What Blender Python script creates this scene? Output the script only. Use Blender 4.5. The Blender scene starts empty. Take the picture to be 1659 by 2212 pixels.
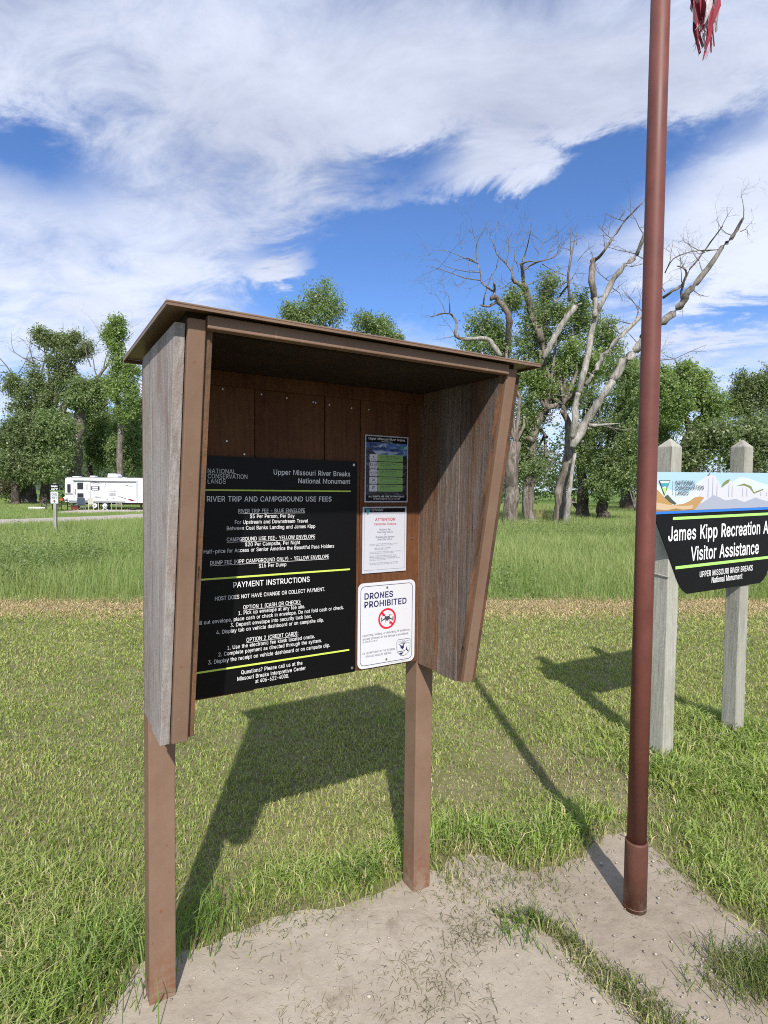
import bpy, math, random
import numpy as np
from mathutils import Vector, Matrix

R = math.radians
rng = np.random.default_rng(11)
random.seed(5)
scn = bpy.context.scene
COL = scn.collection

# ------------------------------------------------------------------ camera
CXP, CYP = 829.5, 1106.0            # picture centre, photo measured at 1659 x 2212
FPX, PITCH, ROLL, EYE = 1251.6, .0386, .011, 1.8308
_cp, _sp, _c, _s = math.cos(PITCH), math.sin(PITCH), math.cos(ROLL), math.sin(ROLL)
_r0 = np.array([1., 0, 0]); _u0 = np.array([0, _sp, _cp]); FW = np.array([0, _cp, -_sp])
CAMX = _c*_r0 + _s*_u0; CAMU = _c*_u0 - _s*_r0
cam_d = bpy.data.cameras.new('camera'); cam = bpy.data.objects.new('camera', cam_d); COL.objects.link(cam)
cam_d.sensor_fit = 'VERTICAL'; cam_d.sensor_height = 24; cam_d.lens = 24*FPX/2212
cam_d.clip_start = .05; cam_d.clip_end = 3000
m = Matrix.Identity(4)
for i in range(3):
    m[i][0] = CAMX[i]; m[i][1] = CAMU[i]; m[i][2] = -FW[i]
m[2][3] = EYE
cam.matrix_world = m
scn.camera = cam

def ray(u, v): return FW + (u-CXP)/FPX*CAMX - (v-CYP)/FPX*CAMU
def G(u, v, z=0.):
    d = ray(u, v); t = (z-EYE)/d[2]; return np.array([0, 0, EYE]) + t*d
def at(u, v, Y):
    d = ray(u, v); return np.array([0, 0, EYE]) + d*(Y/d[1])

# ------------------------------------------------------------------ light
SUN_EL, SUN_AZ = R(42), R(-4.4)      # shadows fall 4.4 degrees left of straight ahead
sd = bpy.data.lights.new('sun', 'SUN'); sd.energy = 5.0; sd.angle = R(.9); sd.color = (1, .95, .87)
sun = bpy.data.objects.new('sun', sd); COL.objects.link(sun)
to_sun = Vector((-math.sin(SUN_AZ)*math.cos(SUN_EL), -math.cos(SUN_AZ)*math.cos(SUN_EL), math.sin(SUN_EL)))
sun.rotation_euler = to_sun.to_track_quat('Z', 'Y').to_euler()
scn.view_settings.view_transform = 'Standard'; scn.view_settings.look = 'None'
scn.view_settings.exposure = 0.35; scn.view_settings.gamma = 1
scn.view_settings.use_curve_mapping = False
scn.cycles.max_bounces = 6; scn.cycles.transparent_max_bounces = 8
scn.cycles.use_denoising = False; scn.cycles.filter_width = 1.05

class NT:
    """small node helper"""
    def __init__(s, tree): s.t = tree; s.n = tree.nodes; s.l = tree.links
    def node(s, typ, **k):
        n = s.n.new(typ)
        for a, b in k.items(): setattr(n, a, b)
        return n
    def put(s, sock, val):
        if isinstance(val, bpy.types.NodeSocket): s.l.new(val, sock)
        elif val is not None: sock.default_value = val
    def m(s, op, a, b=None, c=None, clamp=False):
        n = s.node('ShaderNodeMath', operation=op, use_clamp=clamp)
        for i, x in enumerate((a, b, c)): s.put(n.inputs[i], x)
        return n.outputs[0]
    def vm(s, op, a, b=None):
        n = s.node('ShaderNodeVectorMath', operation=op)
        s.put(n.inputs[0], a); s.put(n.inputs[1], b)
        return n.outputs['Value'] if op in ('DOT_PRODUCT', 'LENGTH', 'DISTANCE') else n.outputs[0]
    def noise(s, vec, scale, detail=4, rough=.55, dist=0., typ=None):
        n = s.node('ShaderNodeTexNoise'); s.put(n.inputs['Vector'], vec)
        n.inputs['Scale'].default_value = scale; n.inputs['Detail'].default_value = detail
        n.inputs['Roughness'].default_value = rough; n.inputs['Distortion'].default_value = dist
        return n.outputs[0]
    def mapping(s, vec, scale=(1, 1, 1), rot=(0, 0, 0), loc=(0, 0, 0)):
        n = s.node('ShaderNodeMapping'); s.put(n.inputs['Vector'], vec)
        n.inputs['Scale'].default_value = scale; n.inputs['Rotation'].default_value = rot; n.inputs['Location'].default_value = loc
        return n.outputs[0]
    def ramp(s, fac, stops, interp='LINEAR'):
        n = s.node('ShaderNodeValToRGB'); s.put(n.inputs[0], fac); cr = n.color_ramp; cr.interpolation = interp
        while len(cr.elements) < len(stops): cr.elements.new(.5)
        for e, (p, c) in zip(cr.elements, stops):
            e.position = p; e.color = (*c, 1) if hasattr(c, '__len__') else (c, c, c, 1)
        return n.outputs[0]
    def mix(s, fac, a, b, mode='MIX'):
        n = s.node('ShaderNodeMix', data_type='RGBA', blend_type=mode)
        s.put(n.inputs[0], fac)
        for sock, x in ((n.inputs[6], a), (n.inputs[7], b)):
            if isinstance(x, (tuple, list)): x = (*x[:3], 1)
            s.put(sock, x)
        return n.outputs[2]
    def smooth(s, x, a, b):
        n = s.node('ShaderNodeMapRange', interpolation_type='SMOOTHSTEP'); s.put(n.inputs[0], x)
        n.inputs[1].default_value = a; n.inputs[2].default_value = b
        return n.outputs[0]
    def bump(s, hgt, strength=.3, dist=.01, normal=None):
        n = s.node('ShaderNodeBump'); s.put(n.inputs['Height'], hgt)
        n.inputs['Strength'].default_value = strength; n.inputs['Distance'].default_value = dist
        if normal is not None: s.put(n.inputs['Normal'], normal)
        return n.outputs[0]

# ------------------------------------------------------------------ sky: nishita + a deck of procedural cloud
world = bpy.data.worlds.new('World'); scn.world = world; world.use_nodes = True
w = NT(world.node_tree); w.n.clear()
sky = w.node('ShaderNodeTexSky', sky_type='NISHITA', sun_disc=False)
sky.sun_elevation = SUN_EL; sky.sun_rotation = R(184.4 - 8.8); sky.altitude = 700; sky.air_density = 1.0; sky.dust_density = .4; sky.ozone_density = 2.5
tc = w.node('ShaderNodeTexCoord').outputs['Generated']
sep = w.node('ShaderNodeSeparateXYZ'); w.put(sep.inputs[0], tc)
dx, dy, dz = sep.outputs
zc = w.m('ADD', w.m('MAXIMUM', dz, 0.), .16)
comb = w.node('ShaderNodeCombineXYZ'); w.put(comb.inputs[0], w.m('DIVIDE', dx, zc)); w.put(comb.inputs[1], w.m('DIVIDE', dy, zc))
deck = comb.outputs[0]                                  # a flat cloud layer overhead
warp = w.mapping(deck, (1, 1, 1), (0, 0, R(24)))
n_big = w.noise(w.mapping(warp, (.8, 1.15, 1)), 1.0, 7, .58, .35)
n_fine = w.noise(w.mapping(warp, (2.2, 3.2, 1), loc=(3, 1, 0)), 1.7, 11, .66, .45)
yy = w.m('MAXIMUM', dy, .12)
ca, cb = w.m('DIVIDE', dx, yy), w.m('DIVIDE', dz, yy)      # position in the northern sky
front = w.smooth(dy, .12, .35)
# wobble so that the openings have torn edges
wob1 = w.m('MULTIPLY', w.m('SUBTRACT', n_big, .5), .14); wob2 = w.m('MULTIPLY', w.m('SUBTRACT', n_fine, .5), .22)
ca2 = w.m('ADD', ca, wob1); cb2 = w.m('ADD', cb, wob2)
def blob(u, v, A, B, ang, wt):
    d = ray(u, v); a0, b0 = d[0]/d[1], d[2]/d[1]
    c, s_ = math.cos(R(ang)), math.sin(R(ang))
    p = w.m('SUBTRACT', ca2, a0); q = w.m('SUBTRACT', cb2, b0)
    x = w.m('ADD', w.m('MULTIPLY', p, c*FPX/A), w.m('MULTIPLY', q, s_*FPX/A))
    y = w.m('ADD', w.m('MULTIPLY', p, -s_*FPX/B), w.m('MULTIPLY', q, c*FPX/B))
    r2 = w.m('ADD', w.m('MULTIPLY', x, x), w.m('MULTIPLY', y, y))
    return w.m('MULTIPLY', w.m('POWER', 2.718, w.m('MULTIPLY', r2, -1.)), wt)
acc = 0.
for b in [(30, 300, 170, 75, -20, -.75), (900, 540, 260, 120, 20, -1.0), (1130, 480, 300, 70, 14, -.75), (1420, 330, 330, 52, 18, -.7),
          (760, 640, 330, 60, 6, -.65), (1560, 690, 200, 46, 0, -.62), (880, 335, 120, 50, 15, -.6), (1250, 330, 160, 34, 15, -.4), (1000, 640, 200, 90, 0, -.6), (560, 560, 110, 40, 30, -.4),
          (1085, 385, 150, 50, 22, .85), (590, 585, 75, 34, 5, .8), (1540, 728, 150, 20, 4, .5), (1610, 480, 210, 130, 40, .62), (1200, 200, 600, 110, 8, .35), (870, 690, 80, 22, 5, .42),
          (300, 620, 330, 170, 0, .4), (700, 180, 700, 150, -5, .35)]:
    t = blob(*b); acc = t if acc == 0. else w.m('ADD', acc, t)
dens = w.m('ADD', w.m('ADD', w.m('MULTIPLY', w.m('SUBTRACT', n_big, .5), 1.1), w.m('MULTIPLY', w.m('SUBTRACT', n_fine, .5), 1.25)), .49)
dens = w.m('ADD', dens, w.m('MULTIPLY', acc, front))
cover = w.smooth(dens, -.08, .86)
cover = w.m('MULTIPLY', cover, .95)
thick = w.m('ADD', w.m('MULTIPLY', w.noise(w.mapping(warp, (.6, .9, 1), loc=(7, 4, 0)), 1.3, 6, .58, .3), .72), w.m('MULTIPLY', n_fine, .28))
ccol = w.ramp(thick, [(.34, (.44, .48, .60)), (.48, (.60, .65, .78)), (.62, (.70, .75, .87))])
sky_s = w.mix(1., sky.outputs[0], (.082, .106, .143), 'MULTIPLY')
final = w.mix(cover, sky_s, ccol)
bg = w.node('ShaderNodeBackground'); w.put(bg.inputs[0], final); bg.inputs[1].default_value = 1.0
out = w.node('ShaderNodeOutputWorld'); w.put(out.inputs[0], bg.outputs[0])

# ------------------------------------------------------------------ helpers
def tag(o, label=None, cat=None, group=None, kind=None):
    for k, v in (('label', label), ('category', cat), ('group', group), ('kind', kind)):
        if v: o[k] = v
    return o
def empty(name, loc=(0, 0, 0), rz=0.):
    o = bpy.data.objects.new(name, None); COL.objects.link(o); o.location = loc; o.rotation_euler[2] = rz
    o.empty_display_size = .1
    return o
class MB:
    def __init__(s): s.v = []; s.f = []
    def add(s, vs, fs):
        o = len(s.v); s.v += [tuple(map(float, p)) for p in vs]; s.f += [tuple(i+o for i in f) for f in fs]; return s
    def box(s, x0, x1, y0, y1, z0, z1):
        return s.add([(x0,y0,z0),(x1,y0,z0),(x1,y1,z0),(x0,y1,z0),(x0,y0,z1),(x1,y0,z1),(x1,y1,z1),(x0,y1,z1)],
                     [(3,2,1,0),(4,5,6,7),(0,1,5,4),(1,2,6,5),(2,3,7,6),(3,0,4,7)])
    def prism(s, poly, a, b, axis='y'):
        """polygon given in the two other axes, extruded from a to b along axis"""
        n = len(poly)
        def P(p, t):
            return {'x': (t, p[0], p[1]), 'y': (p[0], t, p[1]), 'z': (p[0], p[1], t)}[axis]
        vs = [P(p, a) for p in poly] + [P(p, b) for p in poly]
        fs = [tuple(range(n)), tuple(range(2*n-1, n-1, -1))] + [(i, n+i, n+(i+1) % n, (i+1) % n) for i in range(n)]
        return s.add(vs, fs)
    def tube(s, pts, rad, n=8, cap=True, wob=0.):
        pts = [np.asarray(p, float) for p in pts]; rings = []
        ref = np.array([.31, .17, .93])
        for i, p in enumerate(pts):
            d = pts[min(i+1, len(pts)-1)] - pts[max(i-1, 0)]; d = d/(np.linalg.norm(d)+1e-9)
            rf = ref if abs(d@ref) < .9 else np.array([.9, .3, .1])
            a = np.cross(d, rf); a /= np.linalg.norm(a); b = np.cross(d, a)
            r = rad[i] if hasattr(rad, '__len__') else rad
            rings.append([p + r*(1+wob*random.uniform(-1, 1))*(math.cos(2*math.pi*k/n)*a + math.sin(2*math.pi*k/n)*b) for k in range(n)])
        vs = [q for g in rings for q in g]; fs = []
        for i in range(len(pts)-1):
            for k in range(n): fs.append((i*n+k, i*n+(k+1) % n, (i+1)*n+(k+1) % n, (i+1)*n+k))
        if cap: fs += [tuple(range(n-1, -1, -1)), tuple((len(pts)-1)*n+k for k in range(n))]
        return s.add(vs, fs)
    def build(s, name, mat, parent=None, smooth=False, bevel=0., loc=None):
        me = bpy.data.meshes.new(name); me.from_pydata(s.v, [], s.f); me.validate(); me.materials.append(mat)
        o = bpy.data.objects.new(name, me); COL.objects.link(o)
        import bmesh
        bm = bmesh.new(); bm.from_mesh(me); bmesh.ops.recalc_face_normals(bm, faces=bm.faces); bm.to_mesh(me); bm.free()
        if smooth: me.polygons.foreach_set('use_smooth', [True]*len(me.polygons))
        if parent: o.parent = parent
        if loc is not None: o.location = loc
        if bevel:
            b = o.modifiers.new('bevel', 'BEVEL'); b.width = bevel; b.segments = 2; b.limit_method = 'ANGLE'
        return o
def npmesh(name, V, F, mat, col=None, parent=None, smooth=False):
    """V (n,3), F list of equal-size index arrays (k, m)"""
    me = bpy.data.meshes.new(name); me.vertices.add(len(V)); me.vertices.foreach_set('co', np.ascontiguousarray(V, np.float32).ravel())
    tot = sum(f.size for f in F); idx = np.concatenate([f.ravel() for f in F]).astype(np.int32)
    sizes = np.concatenate([np.full(len(f), f.shape[1]) for f in F]); starts = np.concatenate([[0], np.cumsum(sizes)[:-1]]).astype(np.int32)
    me.loops.add(tot); me.loops.foreach_set('vertex_index', idx)
    me.polygons.add(len(sizes)); me.polygons.foreach_set('loop_start', starts); me.polygons.foreach_set('loop_total', sizes.astype(np.int32))
    if col is not None:
        a = me.attributes.new('tint', 'FLOAT_COLOR', 'POINT'); c4 = np.ones((len(V), 4), np.float32); c4[:, :3] = col
        a.data.foreach_set('color', c4.ravel())
    me.update(calc_edges=True); me.materials.append(mat)
    if smooth: me.polygons.foreach_set('use_smooth', np.ones(len(sizes), bool))
    o = bpy.data.objects.new(name, me); COL.objects.link(o)
    if parent: o.parent = parent
    return o
_ng = rng.random((64, 64))
def vnoise(x, y, scale):
    """smooth value noise 0..1"""
    x = np.asarray(x)*scale+17.3; y = np.asarray(y)*scale+9.1
    i = np.floor(x).astype(int); j = np.floor(y).astype(int); a = x-i; b = y-j
    a = a*a*(3-2*a); b = b*b*(3-2*b)
    g = lambda p, q: _ng[p % 64, q % 64]
    return (g(i, j)*(1-a)+g(i+1, j)*a)*(1-b)+(g(i, j+1)*(1-a)+g(i+1, j+1)*a)*b
def inpoly(x, y, poly):
    ins = np.zeros(len(x), bool); n = len(poly)
    for i in range(n):
        (xa, ya), (xb, yb) = poly[i], poly[(i+1) % n]
        c = ((ya > y) != (yb > y)) & (x < (xb-xa)*(y-ya)/(yb-ya+1e-12)+xa); ins ^= c
    return ins
def polydist(x, y, poly):
    d = np.full(len(x), 1e9)
    for i in range(len(poly)):
        a = np.array(poly[i]); b = np.array(poly[(i+1) % len(poly)]); e = b-a
        t = np.clip(((x-a[0])*e[0]+(y-a[1])*e[1])/(e@e+1e-12), 0, 1)
        d = np.minimum(d, np.hypot(x-a[0]-t*e[0], y-a[1]-t*e[1]))
    return d

# ------------------------------------------------------------------ materials
def mat(name):
    M = bpy.data.materials.new(name); M.use_nodes = True; t = NT(M.node_tree)
    bs = t.n['Principled BSDF']; return M, t, bs
def plain(name, col, rough=.6, metal=0., spec=.5, var=.0, scale=8.):
    M, t, b = mat(name); b.inputs['Roughness'].default_value = rough; b.inputs['Metallic'].default_value = metal
    b.inputs['Specular IOR Level'].default_value = spec
    if var:
        c = t.node('ShaderNodeTexCoord').outputs['Object']; n = t.noise(c, scale, 5, .6)
        lo = tuple(x*(1-var) for x in col); hi = tuple(min(1, x*(1+var)) for x in col)
        t.put(b.inputs['Base Color'], t.ramp(n, [(.3, lo), (.7, hi)]))
        t.put(b.inputs['Normal'], t.bump(t.noise(c, scale*9, 3), .12, .004))
    else: b.inputs['Base Color'].default_value = (*col, 1)
    return M
def painted_steel(name, col, rust=.5, rough=.5):
    """brown paint, dulled, chipped and rusted at the foot"""
    M, t, b = mat(name); c = t.node('ShaderNodeTexCoord').outputs['Object']
    n1 = t.noise(c, 5, 6, .65); n2 = t.noise(c, 38, 4, .6); n3 = t.noise(t.mapping(c, (14, 14, 2)), 1.5, 4)
    base = t.ramp(n1, [(.28, tuple(x*.74 for x in col)), (.5, col), (.72, tuple(min(1, x*1.2) for x in col))])
    base = t.mix(t.m('MULTIPLY', t.smooth(n3, .5, .75), .35), base, tuple(x*.78 for x in col))
    geo = t.node('ShaderNodeNewGeometry'); z = t.node('ShaderNodeSeparateXYZ'); t.put(z.inputs[0], geo.outputs['Position'])
    low = t.smooth(z.outputs[2], .28, .0)
    edge = t.m('ADD', t.smooth(n2, .64, .74), t.m('MULTIPLY', t.m('MULTIPLY', low, rust), t.smooth(n2, .38, .6)), clamp=True)
    pt = t.smooth(geo.outputs['Pointiness'], .53, .6)
    edge = t.m('MULTIPLY', t.m('ADD', t.m('MULTIPLY', edge, .75), t.m('MULTIPLY', pt, .8)), rust, clamp=True)
    colr = t.mix(edge, base, (.17, .065, .03))
    mud = t.m('MULTIPLY', t.smooth(z.outputs[2], .16, .0), t.smooth(t.noise(c, 16, 6, .7), .42, .62))
    colr = t.mix(t.m('MULTIPLY', mud, .55), colr, (.26, .215, .165))
    scuff = t.smooth(t.noise(t.mapping(c, (60, 60, 9)), 1., 3, .6), .66, .74); colr = t.mix(t.m('MULTIPLY', scuff, .4), colr, tuple(min(1, x*1.5) for x in col))
    t.put(b.inputs['Base Color'], colr); t.put(b.inputs['Roughness'], t.m('ADD', t.m('MULTIPLY', n1, .25), rough-.12)); b.inputs['Specular IOR Level'].default_value = .3
    t.put(b.inputs['Normal'], t.bump(n2, .12, .002))
    return M
def wood(name, cols, grain=(70, 70, 3.2), bump=.5, knots=.5, reddish=None, seed=0., rough=.85):
    """boards with grain along z. cols: dark, mid, light"""
    M, t, b = mat(name); c0 = t.node('ShaderNodeTexCoord').outputs['Object']
    rnd = t.node('ShaderNodeObjectInfo').outputs['Random']
    sh = t.node('ShaderNodeCombineXYZ'); t.put(sh.inputs[2], t.m('MULTIPLY', rnd, 9.)); sh.inputs[0].default_value = seed; t.put(sh.inputs[1], t.m('MULTIPLY', rnd, 5.))
    c = t.vm('ADD', c0, sh.outputs[0])
    big = t.noise(t.mapping(c, (5, 5, .7)), 1.5, 3, .5, .6)
    g1 = t.noise(t.mapping(c, (grain[0], grain[1], grain[2]*1.6)), 1., 7, .72, .5); g2 = t.noise(t.mapping(c, (grain[0]*3., grain[1]*3., grain[2]*12)), 1., 5, .75)
    sp = t.noise(c, 34., 6, .7, .6)
    wv = t.node('ShaderNodeTexWave', wave_type='BANDS', bands_direction='DIAGONAL'); t.put(wv.inputs['Vector'], t.mapping(c, (11, 11, .55)))
    wv.inputs['Scale'].default_value = 2.2; wv.inputs['Distortion'].default_value = 7.; wv.inputs['Detail'].default_value = 3.; wv.inputs['Detail Scale'].default_value = 1.1
    g3 = t.noise(t.mapping(c, (grain[0]*.35, grain[1]*.35, grain[2]*.5)), 1., 5, .6, .8)
    g = t.m('ADD', t.m('MULTIPLY', g1, .34), t.m('ADD', t.m('MULTIPLY', g2, .30), t.m('ADD', t.m('MULTIPLY', g3, .22), t.m('MULTIPLY', wv.outputs[1], .06))))
    g = t.m('ADD', t.m('MULTIPLY', g, .82), t.m('MULTIPLY', sp, .22))
    g = t.m('ADD', g, t.m('MULTIPLY', t.m('SUBTRACT', rnd, .5), .16))
    col = t.ramp(g, [(.3, cols[0]), (.47, cols[1]), (.66, cols[2])])
    if reddish:
        rb = t.noise(t.mapping(c, (8, 8, 2.2), loc=(4, 2, 1)), 1., 6, .7, .8)
        col = t.mix(t.m('MULTIPLY', t.smooth(rb, .46, .70), reddish[1]), col, reddish[0])
    # dark checks (long cracks)
    cr = t.noise(t.mapping(c, (95, 95, 2.0), loc=(1, 6, 2)), 1., 2, .5); crk = t.smooth(cr, .68, .76)
    col = t.mix(t.m('MULTIPLY', crk, .8), col, tuple(x*.25 for x in cols[0]))
    if knots:
        vo = t.node('ShaderNodeTexVoronoi'); t.put(vo.inputs['Vector'], t.mapping(c, (7.5, 7.5, 2.6))); vo.inputs['Scale'].default_value = 1.; vo.inputs['Randomness'].default_value = 1.
        k = t.smooth(vo.outputs['Distance'], .17, .07)
        col = t.mix(t.m('MULTIPLY', k, knots), col, (.09, .035, .018))
    col = t.mix(t.m('MULTIPLY', t.smooth(big, .35, .7), .28), col, tuple(min(1, x*1.25) for x in cols[2]))
    t.put(b.inputs['Base Color'], col); b.inputs['Roughness'].default_value = rough; b.inputs['Specular IOR Level'].default_value = .25
    hgt = t.m('SUBTRACT', g, t.m('MULTIPLY', crk, .35))
    t.put(b.inputs['Normal'], t.bump(hgt, bump, .012))
    return M
def leafy(name, trans=.35, rough=.5, spec=.35):
    """colour comes from each leaf's or blade's own tint"""
    M, t, b = mat(name); a = t.node('ShaderNodeAttribute', attribute_name='tint').outputs['Color']
    t.put(b.inputs['Base Color'], a); b.inputs['Roughness'].default_value = rough; b.inputs['Specular IOR Level'].default_value = spec
    tr = t.node('ShaderNodeBsdfTranslucent'); t.put(tr.inputs[0], t.mix(1., a, (1.2, 1.35, .6), 'MULTIPLY'))
    mx = t.node('ShaderNodeMixShader'); mx.inputs[0].default_value = trans
    t.l.new(b.outputs[0], mx.inputs[1]); t.l.new(tr.outputs[0], mx.inputs[2]); t.l.new(mx.outputs[0], t.n['Material Output'].inputs[0])
    return M
def bark(name, cols, scale=(9, 9, 1.6), bump=.9):
    M, t, b = mat(name); c = t.node('ShaderNodeTexCoord').outputs['Object']
    n1 = t.noise(t.mapping(c, scale), 1., 6, .65, .8); n2 = t.noise(c, 1.2, 3)
    g = t.m('ADD', t.m('MULTIPLY', n1, .8), t.m('MULTIPLY', n2, .2))
    t.put(b.inputs['Base Color'], t.ramp(g, [(.34, cols[0]), (.5, cols[1]), (.64, cols[2])])); b.inputs['Roughness'].default_value = .9
    b.inputs['Specular IOR Level'].default_value = .15
    t.put(b.inputs['Normal'], t.bump(n1, bump, .06))
    return M

M_STEEL = painted_steel('brown_painted_steel', (.192, .148, .111), .8, .55)
M_ROOF = painted_steel('brown_sheet_roof', (.175, .122, .088), .3, .45)
M_POLE = painted_steel('red_brown_pole_paint', (.135, .046, .037), .45, .52)
M_SLEEVE = painted_steel('dull_red_brown_paint', (.098, .040, .032), .5, .6)
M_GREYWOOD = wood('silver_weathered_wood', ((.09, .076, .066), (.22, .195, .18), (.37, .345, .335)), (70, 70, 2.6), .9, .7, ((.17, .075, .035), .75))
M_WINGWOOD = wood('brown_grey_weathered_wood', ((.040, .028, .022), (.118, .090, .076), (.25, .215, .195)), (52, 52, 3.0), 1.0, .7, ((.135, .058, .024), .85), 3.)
M_WINGRED = wood('red_brown_weathered_wood', ((.045, .026, .017), (.125, .080, .056), (.235, .175, .135)), (52, 52, 3.0), 1.0, .7, ((.15, .062, .024), .95), 5.)
M_EDGEWOOD = wood('red_sawn_edge_wood', ((.028, .016, .010), (.085, .048, .029), (.17, .105, .066)), (60, 60, 2.2), .8, .4, ((.26, .10, .04), .6), 6.)
M_BACKWOOD = wood('red_brown_stained_shaded_wood', ((.024, .008, .004), (.080, .030, .012), (.145, .062, .027)), (40, 40, 1.8), .35, .55, None, 9., .7)  # red-brown stain, with shade under the roof darkened into the colour
M_CEIL = wood('dark_brown_shaded_plywood', ((.014, .008, .005), (.026, .015, .010), (.04, .024, .016)), (30, 30, 3), .3, 0)  # ceiling colour lowered to deepen the shade beneath the roof
M_POSTWOOD = wood('pale_grey_green_post_wood', ((.15, .145, .120), (.285, .28, .24), (.40, .395, .345)), (48, 48, 5.0), .6, .3, ((.20, .18, .14), .4), 12.)
M_BLACK = plain('black_sign_face', (.0035, .0035, .0042), .4, 0, .16)
M_BLACKM = plain('black_matt_sign_face', (.0045, .0045, .006), .45, 0, .2)
M_WHITEP = plain('white_print', (.78, .78, .79), .5)
M_GREYP = plain('pale_grey_print', (.62, .62, .62), .5)
M_LIME = plain('lime_line_print', (.52, .66, .10), .5)
M_LIME2 = plain('bright_green_line_print', (.36, .72, .16), .5)
M_PAPER = plain('white_paper', (.47, .48, .54), .55, var=.03, scale=5)
M_SHEET = plain('white_sheet_metal', (.56, .57, .61), .4)
M_NAVY = plain('navy_print', (.012, .012, .085), .5)
M_INK = plain('dark_grey_print', (.045, .045, .055), .5)
M_RED = plain('red_print', (.55, .014, .035), .45)
M_REDTXT = plain('dark_red_print', (.38, .012, .03), .5)
M_TEAL = plain('teal_print', (.055, .28, .32), .5)
M_GREENBOX = plain('leaf_green_print', (.24, .44, .13), .5)
M_LILAC = plain('pale_lilac_print', (.62, .60, .68), .5)
M_SCREW = plain('galvanised_screw', (.45, .45, .45), .35, .9)

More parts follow.
